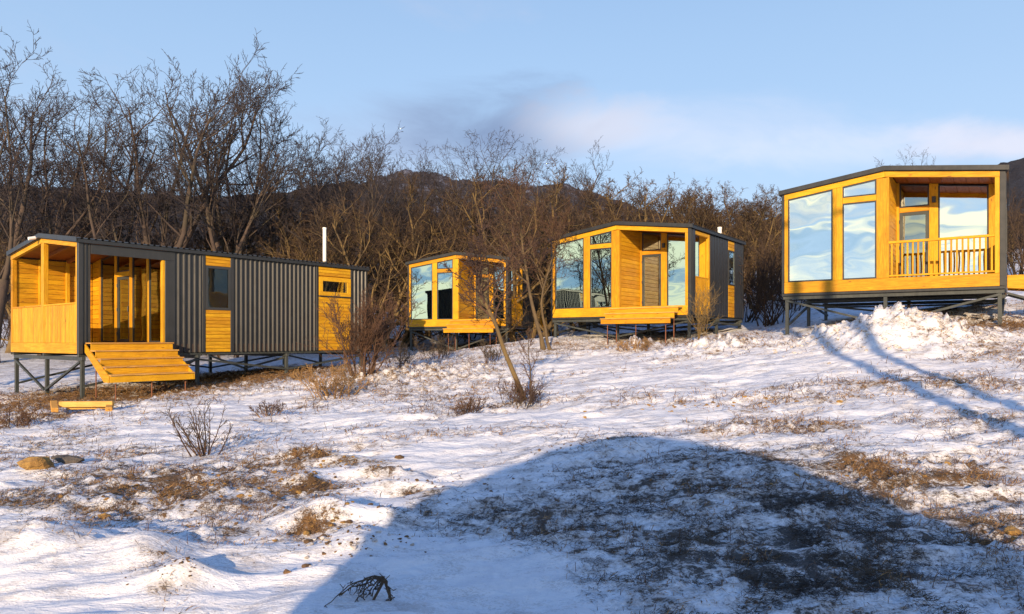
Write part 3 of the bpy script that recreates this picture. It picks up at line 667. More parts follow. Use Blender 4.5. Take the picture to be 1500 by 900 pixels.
for a, b in ((.12, w1/2 - .09), (w1/2 + .09, w1 - .20)):
    vplanks('plank', WZ, c1, 'xz', .015, .025, a + .002, b - .002, .272, 1.24, .105)
    part_box('rail', WX, c1, a + .002, b - .002, .0, .10, 1.243, 1.285)
PD = 2.15
# left wall of porch and body
hplanks('plank', WY, c1, 'yz', .05, .03, .10, PD, .28, 2.70, .14)
part_box('metal_edging', MSHEET, c1, -.004, .045, .0, L1, -.07, .02)
corrugated(.0, L1, lambda u: 0, lambda u: 2.755, 'yz', .04, -.03).build('metal_sheet', MSHEET, c1)
part_box('wall', WY, c1, .09, .13, PD + .1, L1 - .1, .243, 2.74)
for yy in (.72, 1.44): part_box('post', WZ, c1, .081, .16, yy - .05, yy + .05, .28, 2.70)
for q in range(10):
    u0 = .06 + (PD - .06) * q / 10; part_box('deck_board', WX, c1, .08, w1 - .03, u0 + .003, u0 + (PD - .06)/10 - .003, .243, .275, bevel=.004)
nn = 14
for q in range(nn):
    a0 = .05 + (w1 - .08) * q / nn; a1 = .05 + (w1 - .08) * (q+1) / nn
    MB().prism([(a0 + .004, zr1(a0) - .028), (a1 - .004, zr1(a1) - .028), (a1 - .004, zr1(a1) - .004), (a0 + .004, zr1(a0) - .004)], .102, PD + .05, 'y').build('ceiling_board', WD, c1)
for yy in (.7, 1.4):
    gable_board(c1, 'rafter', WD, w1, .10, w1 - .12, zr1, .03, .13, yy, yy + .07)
# back wall of the porch
hplanks('plank', WX, c1, 'xz', PD, .03, .09, .55, .28, 3.0, .14, topf=lambda u: zr1(u) - .04)
bxs = [(.55, .66), (1.62, 1.76), (2.58, 2.74), (3.62, 3.74), (w1 - .24, w1 - .13)]
for a, b in bxs:
    xm = [a, b]; MB().prism([(a, .28), (b, .28), (b, zr1(b) - .03), (a, zr1(a) - .03)], PD - .01, PD + .10, 'y').build('post', WZ, c1, bevel=.005)
def wtop(x): return zr1(x) - .05
window(c1, 'xz', PD + .01, [(.663, .285), (1.617, .285), (1.617, wtop(1.617)), (.663, wtop(.663))], gm_=GLD)
door(c1, PD + .01, 1.763, 2.577, .285, 2.20)
part_box('rail', WX, c1, 1.763, 2.577, PD, PD + .09, 2.205, 2.34)
window(c1, 'xz', PD + .01, [(1.763, 2.345), (2.577, 2.345), (2.577, wtop(2.577)), (w1/2, wtop(w1/2)), (1.763, wtop(1.763))], gm_=GLD)
window(c1, 'xz', PD + .01, [(2.743, .285), (3.617, .285), (3.617, wtop(3.617)), (2.743, wtop(2.743))], gm_=GLD)
window(c1, 'xz', PD + .01, [(3.743, .285), (w1 - .243, .285), (w1 - .243, wtop(w1 - .243)), (3.743, wtop(3.743))], gm_=GLD)
part_box('inner_wall', WX, c1, .135, w1 - .135, 5.0, 5.06, .245, 2.70)
# long right side
xw = w1
def flat(name, y0, y1, z0, z1, dx=.0): return part_box(name, MSHEET, c1, xw - .04, xw - .008 + dx, y0, y1, z0, z1, bevel=.004)
corrugated(.104, .28, lambda u: 0, lambda u: 2.75, 'yz', xw - .03, .03, .09).build('metal_sheet', MSHEET, c1)
flat('opening_trim', .281, 2.42, 2.50, 2.745); part_box('jamb', WZ, c1, xw - .12, xw - .02, 2.07, 2.148, .28, 2.497); flat('opening_trim', 2.15, 2.42, -.003, 2.498)
flat('opening_trim', .281, 2.148, -.003, .238)
corrugated(2.421, 3.20, lambda u: 0, lambda u: 2.75, 'yz', xw - .035, .035).build('metal_sheet', MSHEET, c1)
flat('window_trim', 3.201, 3.29, 0, 2.75, .012); flat('window_trim', 4.06, 4.16, 0, 2.75, .012)
corrugated(4.161, 7.06, lambda u: 0, lambda u: 2.75, 'yz', xw - .035, .035).build('metal_sheet', MSHEET, c1)
flat('window_trim', 7.061, 7.15, 0, 2.75, .012)
flat('window_trim', 8.47, 8.55, 0, 2.75, .012)
corrugated(8.551, L1, lambda u: 0, lambda u: 2.75, 'yz', xw - .035, .035).build('metal_sheet', MSHEET, c1)
hplanks('plank', WY, c1, 'yz', xw - .035, .028, 3.293, 4.057, 2.46, 2.745, .10); hplanks('plank', WY, c1, 'yz', xw - .035, .028, 3.293, 4.057, 0, 1.20, .10)
window(c1, 'yz', xw - .045, [(3.293, 1.205), (4.057, 1.205), (4.057, 2.455), (3.293, 2.455)], .055, .07, gm_=GLB)
part_box('roller_blind', MBLIND, c1, xw - .062, xw - .05, 3.30, 4.05, 1.21, 2.45, bevel=0)
hplanks('plank', WY, c1, 'yz', xw - .035, .028, 7.153, 8.467, 2.45, 2.745, .10); hplanks('plank', WY, c1, 'yz', xw - .035, .028, 7.153, 8.467, 0, 1.76, .11)
window(c1, 'yz', xw - .045, [(7.17, 1.80), (8.45, 1.80), (8.45, 2.41), (7.17, 2.41)], .075, .13, WY, GLD)
part_box('window_sill', MSHEET, c1, xw - .04, xw + .04, 7.155, 8.46, 1.765, 1.795)
part_box('wall', WY, c1, xw - .13, xw - .05, PD + .12, L1 - .10, .243, 2.74)
MB().prism([(.14, .243), (w1 - .14, .243), (w1 - .14, zr1(w1 - .14) - .01), (w1/2, zr1(w1/2) - .01), (.14, zr1(.14) - .01)], L1 - .10, L1 - .03, 'y').build('wall', WX, c1)
corrugated(.0, w1, lambda u: 0, lambda u: zr1(u) - .003, 'xz', L1 - .005, .03).build('metal_sheet', MSHEET, c1)
part_box('header_beam', WY, c1, xw - .14, xw - .045, .10, 2.065, 2.52, 2.70)
roof_parts(c1, w1, L1, zr1)
under_frame(c1, w1, L1, [.10, w1/2, w1 - .10], [.12, 3.1, 6.0, 9.0], 0, ph1, P1, P1[2])
def pipe(parent, x, y, z0, z1, r_=.075):
    ch = MB().bar((x, y, z0), (x, y, z1), r_*2, sides=20).build('chimney', MCHIM, parent, smooth=False)
    MB().bar((x, y, z0 + .02), (x, y, z0 + .10), r_*3.2, sides=20).build('flashing', MROOF, ch)
    MB().bar((x, y, z1 - .04), (x, y, z1 + .02), r_*2.25, sides=20).build('rim', MCHIM, ch)
pipe(c1, 3.7, 8.15, zr1(3.7) + .06, 4.20, .06)
pipe(c3, 4.6, 4.5, z3(4.6) + .06, 3.4)
fl = MB(); fl.bar((w1/2 - .12, -.12, 3.07), (w1/2 - .12, -.28, 3.03), .09, sides=12).bar((w1/2 - .12, -.05, 3.08), (w1/2 - .12, -.13, 3.075), .03, sides=8)
fl.build('security_lamp', MCHIM, c1)
# steps of cabin 1, descending outward from its long side
sp = local_pt(P1, ph1, w1 + .03, .16, .28)
step_flight(sp, -ph1 + R(90), 'yellow five-tread timber steps leading to the side of the long left cabin', 5, 2.04, .27, .19, side_board=True)
# the flight's frame: +x runs along local y of the cabin reversed
bpy.context.view_layer.update()

# ================================================================ objects behind the photographer that throw the long shadows
ax, ay = math.sin(R(SUN_AZ - 180)), math.cos(R(SUN_AZ - 180))     # direction shadows run
def uv(u, v): return (u * ay + v * ax, -u * ax + v * ay)
BLOCK_TOP = 3.42; BLOCK_W = 2.35
px_, py_ = uv(0, -2.6)  # unseen block added to cast the large shadow; kind of object unknown
shadow_block = empty('unseen_shadow_block', (px_, py_, 0), -R(SUN_AZ - 180)); tag(shadow_block, 'unseen arched block behind the photographer, shaped to throw the large rounded shadow', 'shadow_block')
arc = [(-2.02, 0.2), (3.05, 0.2), (3.05, 1.35), (2.62, 2.15), (1.58, 2.89), (.8, 3.20), (-.04, 3.35), (-.96, 3.09), (-1.5, 2.74), (-2.02, 2.34)]  # cross-section fitted to the outline of that shadow
arc = [(a, b - (1.6 if b < .3 else 0)) for a, b in arc]
MB().prism(arc, -4.5, 0.0, 'y').build('shell', MROOF, shadow_block)
part_box('door', WZ, shadow_block, -.45, .45, .002, .05, .1, 2.1)  # panel on the added block, not a known door
for cxp, lab in ((3.95, 'left-hand wooden power pole of the pair, behind the photographer'), (4.72, 'right-hand wooden power pole of the pair, behind the photographer')):
    bx_, by_ = cxp, -3.0; g0 = gz(bx_, by_)
    pole = empty('utility_pole', (bx_, by_, g0)); tag(pole, lab, 'pole', 'power poles standing behind the photographer')
    MB().bar((0, 0, -.3), (0, 0, 11.2), .27, sides=14).build('pole_shaft', BK_TALL, pole)
    MB().bar((-.5, 0, 10.7), (.5, 0, 10.7), .12).build('crossarm', BK_TALL, pole)


# ================================================================ bare trees and shrubs
def frusta(segs, k):
    """segs (n,8): p0, p1, r0, r1 -> open tapered tubes"""
    A = np.asarray(segs, float); p0, p1, r0, r1 = A[:, 0:3], A[:, 3:6], A[:, 6], A[:, 7]
    d = p1 - p0; L = np.linalg.norm(d, axis=1, keepdims=True) + 1e-9; d = d / L
    up = np.where(np.abs(d[:, 2:3]) < .9, np.array([[0, 0, 1.]]), np.array([[1., 0, 0]]))
    a = np.cross(d, up); a /= np.linalg.norm(a, axis=1, keepdims=True); b = np.cross(d, a); n = len(A)
    t = 2 * math.pi * np.arange(k) / k; ring = a[:, None] * np.cos(t)[None, :, None] + b[:, None] * np.sin(t)[None, :, None]
    V = np.concatenate([p0[:, None] + ring * r0[:, None, None], p1[:, None] + ring * r1[:, None, None]], 1).reshape(-1, 3)
    i0 = (np.arange(n) * 2 * k)[:, None]; q = np.arange(k); j = (q + 1) % k
    Q = np.stack([i0 + q, i0 + j, i0 + k + j, i0 + k + q], 2).reshape(-1, 4)
    return V, Q
def unit(v):
    l = math.sqrt(v[0]*v[0] + v[1]*v[1] + v[2]*v[2]) or 1; return (v[0]/l, v[1]/l, v[2]/l)
def perp(d, rng):
    v = unit((rng.gauss(0, 1), rng.gauss(0, 1), rng.gauss(0, 1))); k = v[0]*d[0] + v[1]*d[1] + v[2]*d[2]
    return unit((v[0] - k*d[0], v[1] - k*d[1], v[2] - k*d[2]))
TIP = 97
def grow(seed, H_=9.0, r0=.17, stems=None, spec=None, trop=.12, wander=.16, lean=(0, 0), low=.28, spread=1.0, minr=.007, dead=0.0, fork=0):
    """returns a list of segment lists, one per level"""
    rng = random.Random(seed); spec = spec or [(9, 6, .52, .50), (6, 6, .50, .48), (5, 5, .46, .50), (4, 4, .42, .5), (2, 0, 0, 0)]
    out = [[] for _ in spec]; stack = []
    for a, b, c_, sc in (stems or [(0, 0, 0, 1)]):
        stack.append(((a, b, -.15), unit((lean[0] + c_ * math.cos(a*9 + b), lean[1] + c_ * math.sin(a*9 + b), 1)), H_ * sc * .78, r0 * sc, 0))
    while stack:
        p, d, L, r, lv = stack.pop(); nseg, nch, lr, rr = spec[lv]; seg = L / nseg; pts = [p]; dirs = [d]
        last = lv == len(spec) - 1; rend = max(minr * .6, r * (.22 if lv else (.8 if fork else .20)))
        for q in range(nseg):
            w = wander * (1 + .18 * lv) * (0.55 if lv == 0 else .8)
            tr = trop * (1.4 if lv > 0 else .6)
            d = unit((d[0] + rng.gauss(0, w), d[1] + rng.gauss(0, w), d[2] + rng.gauss(0, w) * .8 + tr))
            p2 = (p[0] + d[0]*seg, p[1] + d[1]*seg, p[2] + d[2]*seg)
            ra = r + (rend - r) * (q / nseg) ** .8; rb = r + (rend - r) * ((q + 1) / nseg) ** .8
            if lv == 0 and q == 0: ra *= 1.45
            e = .12 * min(ra, .1)
            out[lv].append((p[0] - d[0]*e, p[1] - d[1]*e, p[2] - d[2]*e, *p2, ra, rb)); p = p2; pts.append(p); dirs.append(d)
        if last: continue
        n = nch + rng.choice((-1, 0, 0, 1)) if lv else (fork or nch + 3)
        az0 = rng.uniform(0, 6.28)
        for c_ in range(n):
            f0 = low if lv == 0 else .18
            f = f0 + (1 - f0) * ((c_ + rng.random()) / n) ** (.8 if lv == 0 else 1); x = f * nseg; q = min(int(x), nseg - 1); g = x - q
            a, b = pts[q], pts[q+1]; s0 = tuple(a[i] + (b[i] - a[i]) * g for i in range(3)); dd = dirs[q+1]
            pr = perp(dd, rng); ang = math.radians(rng.uniform(24, 62)) * spread * (1.0 if lv else 1.05 - .35*f)
            nd = unit(tuple(dd[i] * math.cos(ang) + pr[i] * math.sin(ang) for i in range(3)))
            rloc = r + (rend - r) * f ** .8
            Lc = L * lr * rng.uniform(.65, 1.25) * (1.22 - .90 * f if lv == 0 else 1.1 - .35 * f)
            if fork and lv == 0:
                an = az0 + c_ * 2.4 + rng.uniform(-.35, .35); tl = math.radians(rng.uniform(8, 20) if c_ % 3 == 0 else rng.uniform(20, 42))
                nd = unit((dd[0] * .5 + math.cos(an) * math.sin(tl), dd[1] * .5 + math.sin(an) * math.sin(tl), math.cos(tl))); Lc = L * lr * rng.uniform(.8, 1.05)
            stack.append((s0, nd, Lc, max(minr, min(rloc * .8, r * rr * rng.uniform(.6, 1.05))), lv + 1))
    return out
def tree_meshes(name, levels, bk, tw, split=2):
    ks = [9, 6, 4, 3, 3, 3, 3]; res = []
    for part_, lv, m in (('trunk', range(0, split), bk), ('crown', range(split, len(levels)), tw)):
        Vs, Qs, o = [], [], 0
        for l in lv:
            if not levels[l]: continue
            V, Q = frusta(levels[l], ks[l])
            if Q.shape[0]: Vs.append(V); Qs.append(Q + o); o += len(V)
        res.append(np_mesh(name + '_' + part_, np.concatenate(Vs), np.concatenate(Qs), m, True))
    top = 0
    for lv in levels:
        pass
    top = float(np.percentile([q[5] for q in levels[-1] or levels[-2]], 99.9))
    res[0]['top'] = top
    return res
def plant(meshes, names, root_name, x, y, rz, sc, label, cat, group=None, tilt=(0, 0), sink=0.1, szz=1.0):
    e = empty(root_name, (x, y, gz(x, y) - sink), 0); e.rotation_euler = (tilt[0], tilt[1], rz); e.scale = (sc, sc, sc * szz)
    tag(e, label, cat, group)
    for nm, me in zip(names, meshes):
        ob = link(bpy.data.objects.new(nm, me), e)
        if nm in ('stem', 'twig_mass'): ob['kind'] = 'stuff'
        if nm == 'stem': ob.name = 'stems'
    return e
TALL = [(5, 4, 2.35, .62), (10, 9, .40, .42), (7, 6, .50, .50), (5, 5, .48, .60), (3, 3, .45, .7), (1, 0, 0, 0)]
tk = dict(minr=.0062, low=.55, fork=5)
tallm = [tree_meshes('tall_tree', grow(111, 3.0, .17, None, TALL, .05, .10, **tk), BK_TALL, BK_TWIG, 3),
         tree_meshes('tall_tree', grow(112, 3.3, .18, None, TALL, .04, .12, spread=1.05, **tk), BK_TALL, BK_TWIG, 3),
         tree_meshes('tall_tree', grow(113, 3.0, .16, None, TALL, .06, .09, **tk), BK_TALL, BK_TWIG, 3),
         tree_meshes('tall_tree', grow(114, 3.1, .17, None, TALL, .045, .12, spread=1.1, **tk), BK_TALL, BK_TWIG, 3)]
SCR = [(7, 7, .62, .55), (6, 7, .50, .55), (4, 6, .46, .6), (3, 4, .44, .7), (2, 0, 0, 0)]
scrubm = [tree_meshes('scrub_tree', grow(21 + q, 5.5, .10, [(0, 0, .25, 1), (.3, .1, .4, .9), (-.25, .25, .5, .95), (.05, -.3, .4, .8)][:2 + q % 3], SCR, .05, .24, low=.08, spread=1.15, minr=.006), BK_OR, BK_RED if q % 2 else BK_LOW, 3) for q in range(4)]

# (px of the foot, px of the top, py of the top, depth, mesh, label)
TT = [(-14, 20, 40, 30, 2, 'tall bare tree cut off by the left edge of the photo'),
 (66, 80, 118, 33, 3, 'dark twiggy tree just right of the one at the left edge'),
 (125, 125, 112, 36, 1, 'bare tree over the roof ridge of the long left cabin'),
 (175, 182, 152, 32, 3, 'shorter bare tree left of the two big forked trees'),
 (240, 222, 62, 33, 0, 'left one of the two big forked trees above the long cabin'),
 (318, 318, 54, 34, 2, 'right one of the two big forked trees above the long cabin'),
 (372, 385, 140, 37, 1, 'bare tree at the right shoulder of the big forked trees'),
 (445, 430, 195, 40, 3, 'slender bare tree left of the steel chimney'),
 (505, 498, 168, 36, 2, 'rounded bare tree standing right above the steel chimney'),
 (556, 560, 225, 42, 0, 'small bare tree between the rounded tree and the most distant cabin'),
 (655, 650, 190, 40, 1, 'broad bare tree behind the most distant cabin'),
 (715, 712, 200, 43, 3, 'bare tree behind the right end of the most distant cabin'),
 (840, 842, 218, 42, 2, 'bare tree whose top shows left of the middle cabin roof'),
 (905, 897, 245, 47, 0, 'bare tree above the roof ridge of the middle cabin'),
 (20, 20, 150, 40, 1, 'bare tree low behind the leftmost big crown'), (150, 150, 165, 42, 3, 'lower bare tree right of the roof ridge tree'), (415, 415, 165, 44, 2, 'bare tree on the right slope of the tall tree group'), (470, 468, 190, 45, 0, 'bare tree behind and left of the rounded tree'), (600, 600, 225, 46, 3, 'bare tree above the left corner of the most distant cabin'), (780, 780, 222, 46, 1, 'bare tree behind the leaning orange-lit tree'),
 (1312, 1310, 224, 52, 2, 'round tree crown peeping over the roof of the right cabin')]
for i, (bx, tx_, ty, dep, mi, lab) in enumerate(TT):
    x = (bx - CX) / F * dep; z0 = gz(x, dep); top = EYE + (HY - ty) / F * dep; ht = top - z0
    sc = ht / tallm[mi][0]['top']
    plant(tallm[mi], ('trunk', 'crown'), 'bare_tree', x, dep, i * 2.4 + (1.9 if bx == 318 else .3), sc, lab, 'tree', 'tall bare trees behind the cabins', szz=1.0)
plant(tallm[1], ('trunk', 'crown'), 'bare_tree', -17.6, 15.6, 1.1, .95, 'bare tree left of the view, mirrored in the panes of the middle cabin', 'tree')
# row of lower scrub trees right behind the cabins
ST = [(12,296,27,0,'twiggy orange scrub tree behind the left end of the long cabin'),(75,300,30,1,'scrub tree behind the porch roof of the long cabin'),(140,312,29,2,'scrub tree behind the side steps end of the long cabin'),
 (195,298,31,3,'pale branched scrub tree over the middle of the long cabin roof'),(262,306,30,0,'scrub tree over the tall window of the long cabin'),(325,296,31,1,'red-brown scrub tree right of the tall window, behind the cabin roof'),
 (385,288,32,2,'scrub tree standing left of the steel chimney'),(432,284,31,3,'scrub tree directly behind the steel chimney'),(478,292,30,0,'orange scrub tree right of the steel chimney'),(520,286,30,1,'scrub tree beyond the right end of the long cabin'),
 (555,290,28,2,'multi-stemmed scrub tree between the long cabin and the most distant cabin'),(590,262,36,3,'scrub tree behind the left corner of the most distant cabin'),(625,270,40,0,'scrub tree over the roof of the most distant cabin'),
 (690,262,41,1,'red-brown scrub tree behind the most distant cabin, right of its ridge'),(735,252,38,2,'scrub tree in the gap right of the most distant cabin'),(772,240,33,3,'dense scrub tree left of the middle cabin'),
 (815,262,34,0,'scrub tree behind the left corner of the middle cabin'),(858,258,36,1,'scrub tree over the left roof slope of the middle cabin'),(935,262,36,2,'scrub tree over the right roof slope of the middle cabin'),
 (975,265,37,3,'scrub tree above the right corner of the middle cabin'),(1012,268,36,0,'scrub tree behind the dark side of the middle cabin'),(1048,274,35,1,'brushy tree behind the far end of the middle cabin'),
 (1080,272,34,2,'brushy tree over the small stub chimney of the middle cabin'),(1108,282,32,3,'orange scrub tree between the middle and the right cabins'),(1132,290,34,0,'scrub tree at the left edge of the right cabin'),
 (920,258,42,3,'taller brush tree above the right half of the middle cabin roof'),(955,262,44,1,'purple-grey brush tree beyond the right corner of the middle cabin'),(1000,262,43,2,'purple-grey brush tree above the dark side of the middle cabin'),(1030,268,44,0,'brush tree standing behind the far corner of the middle cabin'),(1068,270,42,1,'brush tree over the far end of the middle cabin'),(1098,276,43,3,'brush tree in the gap between the middle and right cabins'),(1122,282,42,2,'brush tree left of the roof tip of the right cabin'),(880,250,43,1,'brush tree over the roof peak of the middle cabin'),
 (1165,330,33,1,'scrub tree hidden mostly behind the right cabin'),(1495,290,30,2,'scrub tree right of the right cabin, at the photo edge'),(1475,330,34,3,'scrub tree behind the stair of the right cabin')]
for i, (bx, ty, dep, mi, lab) in enumerate(ST):
    dep = dep + (7 if bx < 460 else 5 if bx < 560 else 0); x = (bx - CX) / F * dep; z0 = gz(x, dep); top = EYE + (HY - ty) / F * dep; sc = (top - z0) / scrubm[(mi + i) % 4][0]['top']
    plant(scrubm[(mi + i) % 4], ('trunk', 'crown'), 'scrub_tree', x, dep, i * 1.7, sc, lab, 'tree', 'scrub trees crowding behind the cabins')
# lower bushes filling the strip under them
def bush_levels(seed, H_, n, spread=.8, r0=.018, spec=None, minr=.0035, wander=.18, ang=.6, trop=.10, bias=0):
    rng = random.Random(seed); st = []
    spec = spec or [(6, 6, .50, .6), (4, 4, .45, .65), (3, 2, .4, .7), (2, 0, 0, 0)]
    out = [[] for _ in spec]
    for q in range(n):
        a = rng.uniform(0, 6.283); rr = rng.uniform(0, spread * .3); t = rng.uniform(.05, 1) * ang
        lv = grow(rng.randrange(10**6), H_ * rng.uniform(.6, 1.15) / .78, r0 * rng.uniform(.7, 1.2), None, spec, trop, wander, (math.cos(a) * t + bias, math.sin(a) * t), low=.22, minr=minr)
        for l, sg in enumerate(lv):
            for s_ in sg: out[l].append((s_[0] + rr*math.cos(a), s_[1] + rr*math.sin(a), s_[2] + .1, s_[3] + rr*math.cos(a), s_[4] + rr*math.sin(a), s_[5] + .1, s_[6], s_[7]))
    return out
brushm = [tree_meshes('brush', bush_levels(31 + q, 2.6, 11, 1.6, .022, None, .006, .22, .8), BK_LOW, BK_LOW, 1) for q in range(3)]
k_ = 0
for px in list(range(0, 600, 34)) + list(range(600, 830, 30)) + list(range(1085, 1180, 20)) + [1470, 1490, 1510]:
    rngb = random.Random(px); dep = rngb.uniform(25.5, 31) if (px < 560 or px > 1000) else rngb.uniform(37, 41)
    if px < 560: dep = rngb.uniform(32, 37)
    x = (px + rngb.uniform(-8, 8) - CX) / F * dep
    plant(brushm[k_ % 3], ('stem', 'twig_mass'), 'brush', x, dep, k_ * 1.3, rngb.uniform(.9, 1.35), 'waist to head high reddish brush crowding the foot of the wood behind the cabins', 'shrub', 'brush at the foot of the wood')
    k_ += 1
# far wood: one mass on the rising ground
def far_wood():
    rng = np.random.default_rng(5); protos = []
    for q in range(5):
        lv = grow(60 + q, 8, .11, None, [(4, 6, .5, .5), (3, 6, .5, .5), (2, 4, .45, .6), (1, 0, 0, 0)], .1, .2, minr=.02)
        protos.append(frusta([s_ for l in lv for s_ in l], 3))
    Vs, Qs, o = [], [], 0
    for i in range(300):
        dep = 44 + 62 * rng.random() ** 1.3; tx = rng.uniform(-.85, .88); x = tx * dep; V, Q = protos[i % 5]
        a = rng.uniform(0, 6.28); sc = rng.uniform(.45, .8) * (.95 if tx > .1 else 1.0) * (1 + (dep - 44) / 150); c_, s_ = math.cos(a) * sc, math.sin(a) * sc
        zz = float(grid_z(np.array([x]), np.array([dep]))[0])
        Vs.append(np.stack([V[:, 0]*c_ - V[:, 1]*s_ + x, V[:, 0]*s_ + V[:, 1]*c_ + dep, V[:, 2]*sc*.85 + zz], 1)); Qs.append(Q + o); o += len(V)
    return np_mesh('far_wood', np.concatenate(Vs), np.concatenate(Qs), BK_FAR, True)
tag(link(bpy.data.objects.new('distant_wood', far_wood())), 'mass of bare trees filling the slope far behind the cabins', 'wood', kind='stuff')

# ---- individual near plants
def single(levels, name, px, py, label, cat, bk, tw, rz=0, split=2, sc=1.0, names=('trunk', 'crown'), off=(0, 0), dep=None):
    x, d = ground_at(px, py)
    if dep: x, d = (px - CX) / F * dep, dep
    return plant(tree_meshes(name, levels, bk, tw, split), names, name, x + off[0], d + off[1], rz, sc, label, cat, sink=.03)
# big orange-lit tree between the distant and the middle cabins
lv = grow(77, 8.6, .09, [(0, 0, .0, 1), (.28, .0, .25, .75)], [(10, 9, .50, .5), (6, 8, .50, .5), (5, 6, .46, .55), (3, 4, .42, .6), (2, 0, 0, 0)], .06, .18, (-.17, 0), low=.36, spread=1.1)
single(lv, 'bare_tree', 797, 507, 'large orange-lit bare tree with a leaning trunk between the most distant and the middle cabins', 'tree', BK_TREE, BK_RED, dep=23.5, sc=.86)
# slanting young tree in front
def sapling():
    rng = random.Random(3); spine = [(0, 0, -.05), (-.14, 0, .30), (-.30, .03, .68), (-.42, .0, 1.05), (-.60, -.03, 1.42), (-.66, 0, 1.60)]
    segs0 = []; rs = [.044, .034, .029, .025, .021, .016]
    for i in range(5): segs0.append((*spine[i], *spine[i+1], rs[i], rs[i+1]))
    out = [segs0, [], [], [], []]
    for i in range(9):
        f = .62 + .38 * i / 8; x = f * 5; q = min(4, int(x)); a, b = spine[q], spine[q+1]; g = x - q; s0 = tuple(a[j] + (b[j]-a[j])*g for j in range(3))
        an = rng.uniform(0, 6.28); t = rng.uniform(.5, 1.6)
        l2 = grow(rng.randrange(10**6), rng.uniform(.8, 1.5) * (1.15 - .3*f), .014, None, [(6, 6, .5, .6), (4, 5, .45, .65), (3, 3, .45, .7), (2, 0, 0, 0)], .03, .24, (math.cos(an) * t * 1.3, math.sin(an) * t * .8), low=.15, minr=.004)
        for l, sg in enumerate(l2):
            for s_ in sg: out[l+1].append((s_[0]+s0[0], s_[1]+s0[1], s_[2]+s0[2]+.13, s_[3]+s0[0], s_[4]+s0[1], s_[5]+s0[2]+.13, s_[6], s_[7]))
    return out
single(sapling(), 'young_tree', 772, 588, 'slanting young bare tree in the middle of the snow, leaning left with a forked crown', 'tree', BK_OR, BK_RED, split=1, sc=1.38)
single(grow(91, 1.75, .022, None, [(8, 9, .36, .45), (4, 5, .45, .6), (3, 3, .45, .7), (2, 0, 0, 0)], .10, .10, (.02, 0), low=.10, minr=.004), 'sapling', 776, 580, 'thin upright sapling just right of the slanting young tree', 'sapling', BK_DK, BK_RED, split=1)
# dense shrub at the end of cabin 1
DS = [(7, 9, .45, .55), (4, 6, .48, .6), (3, 3, .45, .7), (2, 0, 0, 0)]
single(bush_levels(5, 2.0, 20, 1.0, .022, DS, .005, .15, .62, .10), 'shrub', 532, 552, 'tall dense reddish shrub at the right end of the long left cabin', 'shrub', BK_RED, BK_RED, split=1, names=('stem', 'twig_mass'))
single(bush_levels(6, .75, 26, 1.5, .012, None, .0035, .2, 1.1, .06), 'shrub', 490, 582, 'low golden clump of dead stalks left of the tall dense shrub', 'shrub', BK_GR, BK_GR, split=1, names=('stem', 'twig_mass'))
single(bush_levels(7, .86, 13, .5, .0125, [(7, 5, .36, .6), (4, 3, .40, .7), (2, 0, 0, 0)], .0032, .11, 1.15, .05, bias=-.25), 'shrub', 300, 662, 'spiky leafless bush alone on the snow in front of the long cabin', 'shrub', BK_RED, BK_DK, split=1, names=('stem', 'twig_mass'), rz=1.2)
single(bush_levels(8, .34, 20, .9, .008, None, .003, .2, 1.0, .06), 'shrub', 690, 606, 'small low tuft of stalks on the snow left of the slanting tree', 'shrub', BK_DK, BK_RED, split=1, names=('stem', 'twig_mass'))
single(bush_levels(9, .55, 24, 1.0, .009, None, .003, .2, .9, .08), 'shrub', 765, 592, 'tangle of thin shoots round the foot of the slanting tree', 'shrub', BK_DK, BK_RED, split=1, names=('stem', 'twig_mass'))
single(bush_levels(10, .42, 16, 1.0, .009, None, .003, .2, 1.1, .05), 'shrub', 25, 628, 'low dead bush at the left edge in front of the long cabin', 'shrub', BK_RED, BK_RED, split=1, names=('stem', 'twig_mass'))
single(bush_levels(12, .36, 14, .8, .008, None, .003, .2, 1.0, .05), 'shrub', 395, 612, 'small sparse tuft right of the spiky leafless bush', 'shrub', BK_GR, BK_RED, split=1, names=('stem', 'twig_mass'))
single(bush_levels(13, 1.5, 8, .5, .016, None, .004, .16, .35, .12), 'shrub', 1025, 492, 'thin brush in front of the dark side of the middle cabin', 'shrub', BK_OR, BK_OR, split=1, names=('stem', 'twig_mass'), dep=20.8)
single(bush_levels(14, .5, 20, 1.6, .010, None, .004, .2, 1.2, .04), 'shrub', 930, 516, 'low dry clump in front of the steps of the middle cabin', 'shrub', BK_GR, BK_GR, split=1, names=('stem', 'twig_mass'))
single(bush_levels(15, .8, 16, 1.6, .010, None, .004, .2, .7, .08), 'shrub', 640, 528, 'row of thin stalks before the most distant cabin', 'shrub', BK_RED, BK_DK, split=1, names=('stem', 'twig_mass'))
single(bush_levels(18, .8, 18, 2.2, .010, None, .004, .2, .7, .08), 'shrub', 580, 540, 'thin stalks right of the tall dense shrub', 'shrub', BK_RED, BK_DK, split=1, names=('stem', 'twig_mass'))
single(bush_levels(16, .7, 14, 1.2, .010, None, .004, .2, .8, .08), 'shrub', 720, 530, 'loose stalks between the distant cabin steps and the slanting tree', 'shrub', BK_RED, BK_DK, split=1, names=('stem', 'twig_mass'))
single(bush_levels(17, .16, 5, .25, .007, [(4, 3, .5, .7), (2, 0, 0, 0)], .003, .25, 1.2, .02), 'twig', 517, 634, 'small dead twig sticking out of the snow below the golden clump', 'twig', BK_DK, BK_DK, split=1, names=('stem', 'twig_mass'))
single(bush_levels(19, .16, 6, .3, .006, [(4, 3, .5, .7), (2, 0, 0, 0)], .0025, .25, 1.2, .02), 'twig', 1292, 735, 'dark twig lying at the edge of the big shadow on the right', 'twig', BK_DK, BK_DK, split=1, names=('stem', 'twig_mass'))
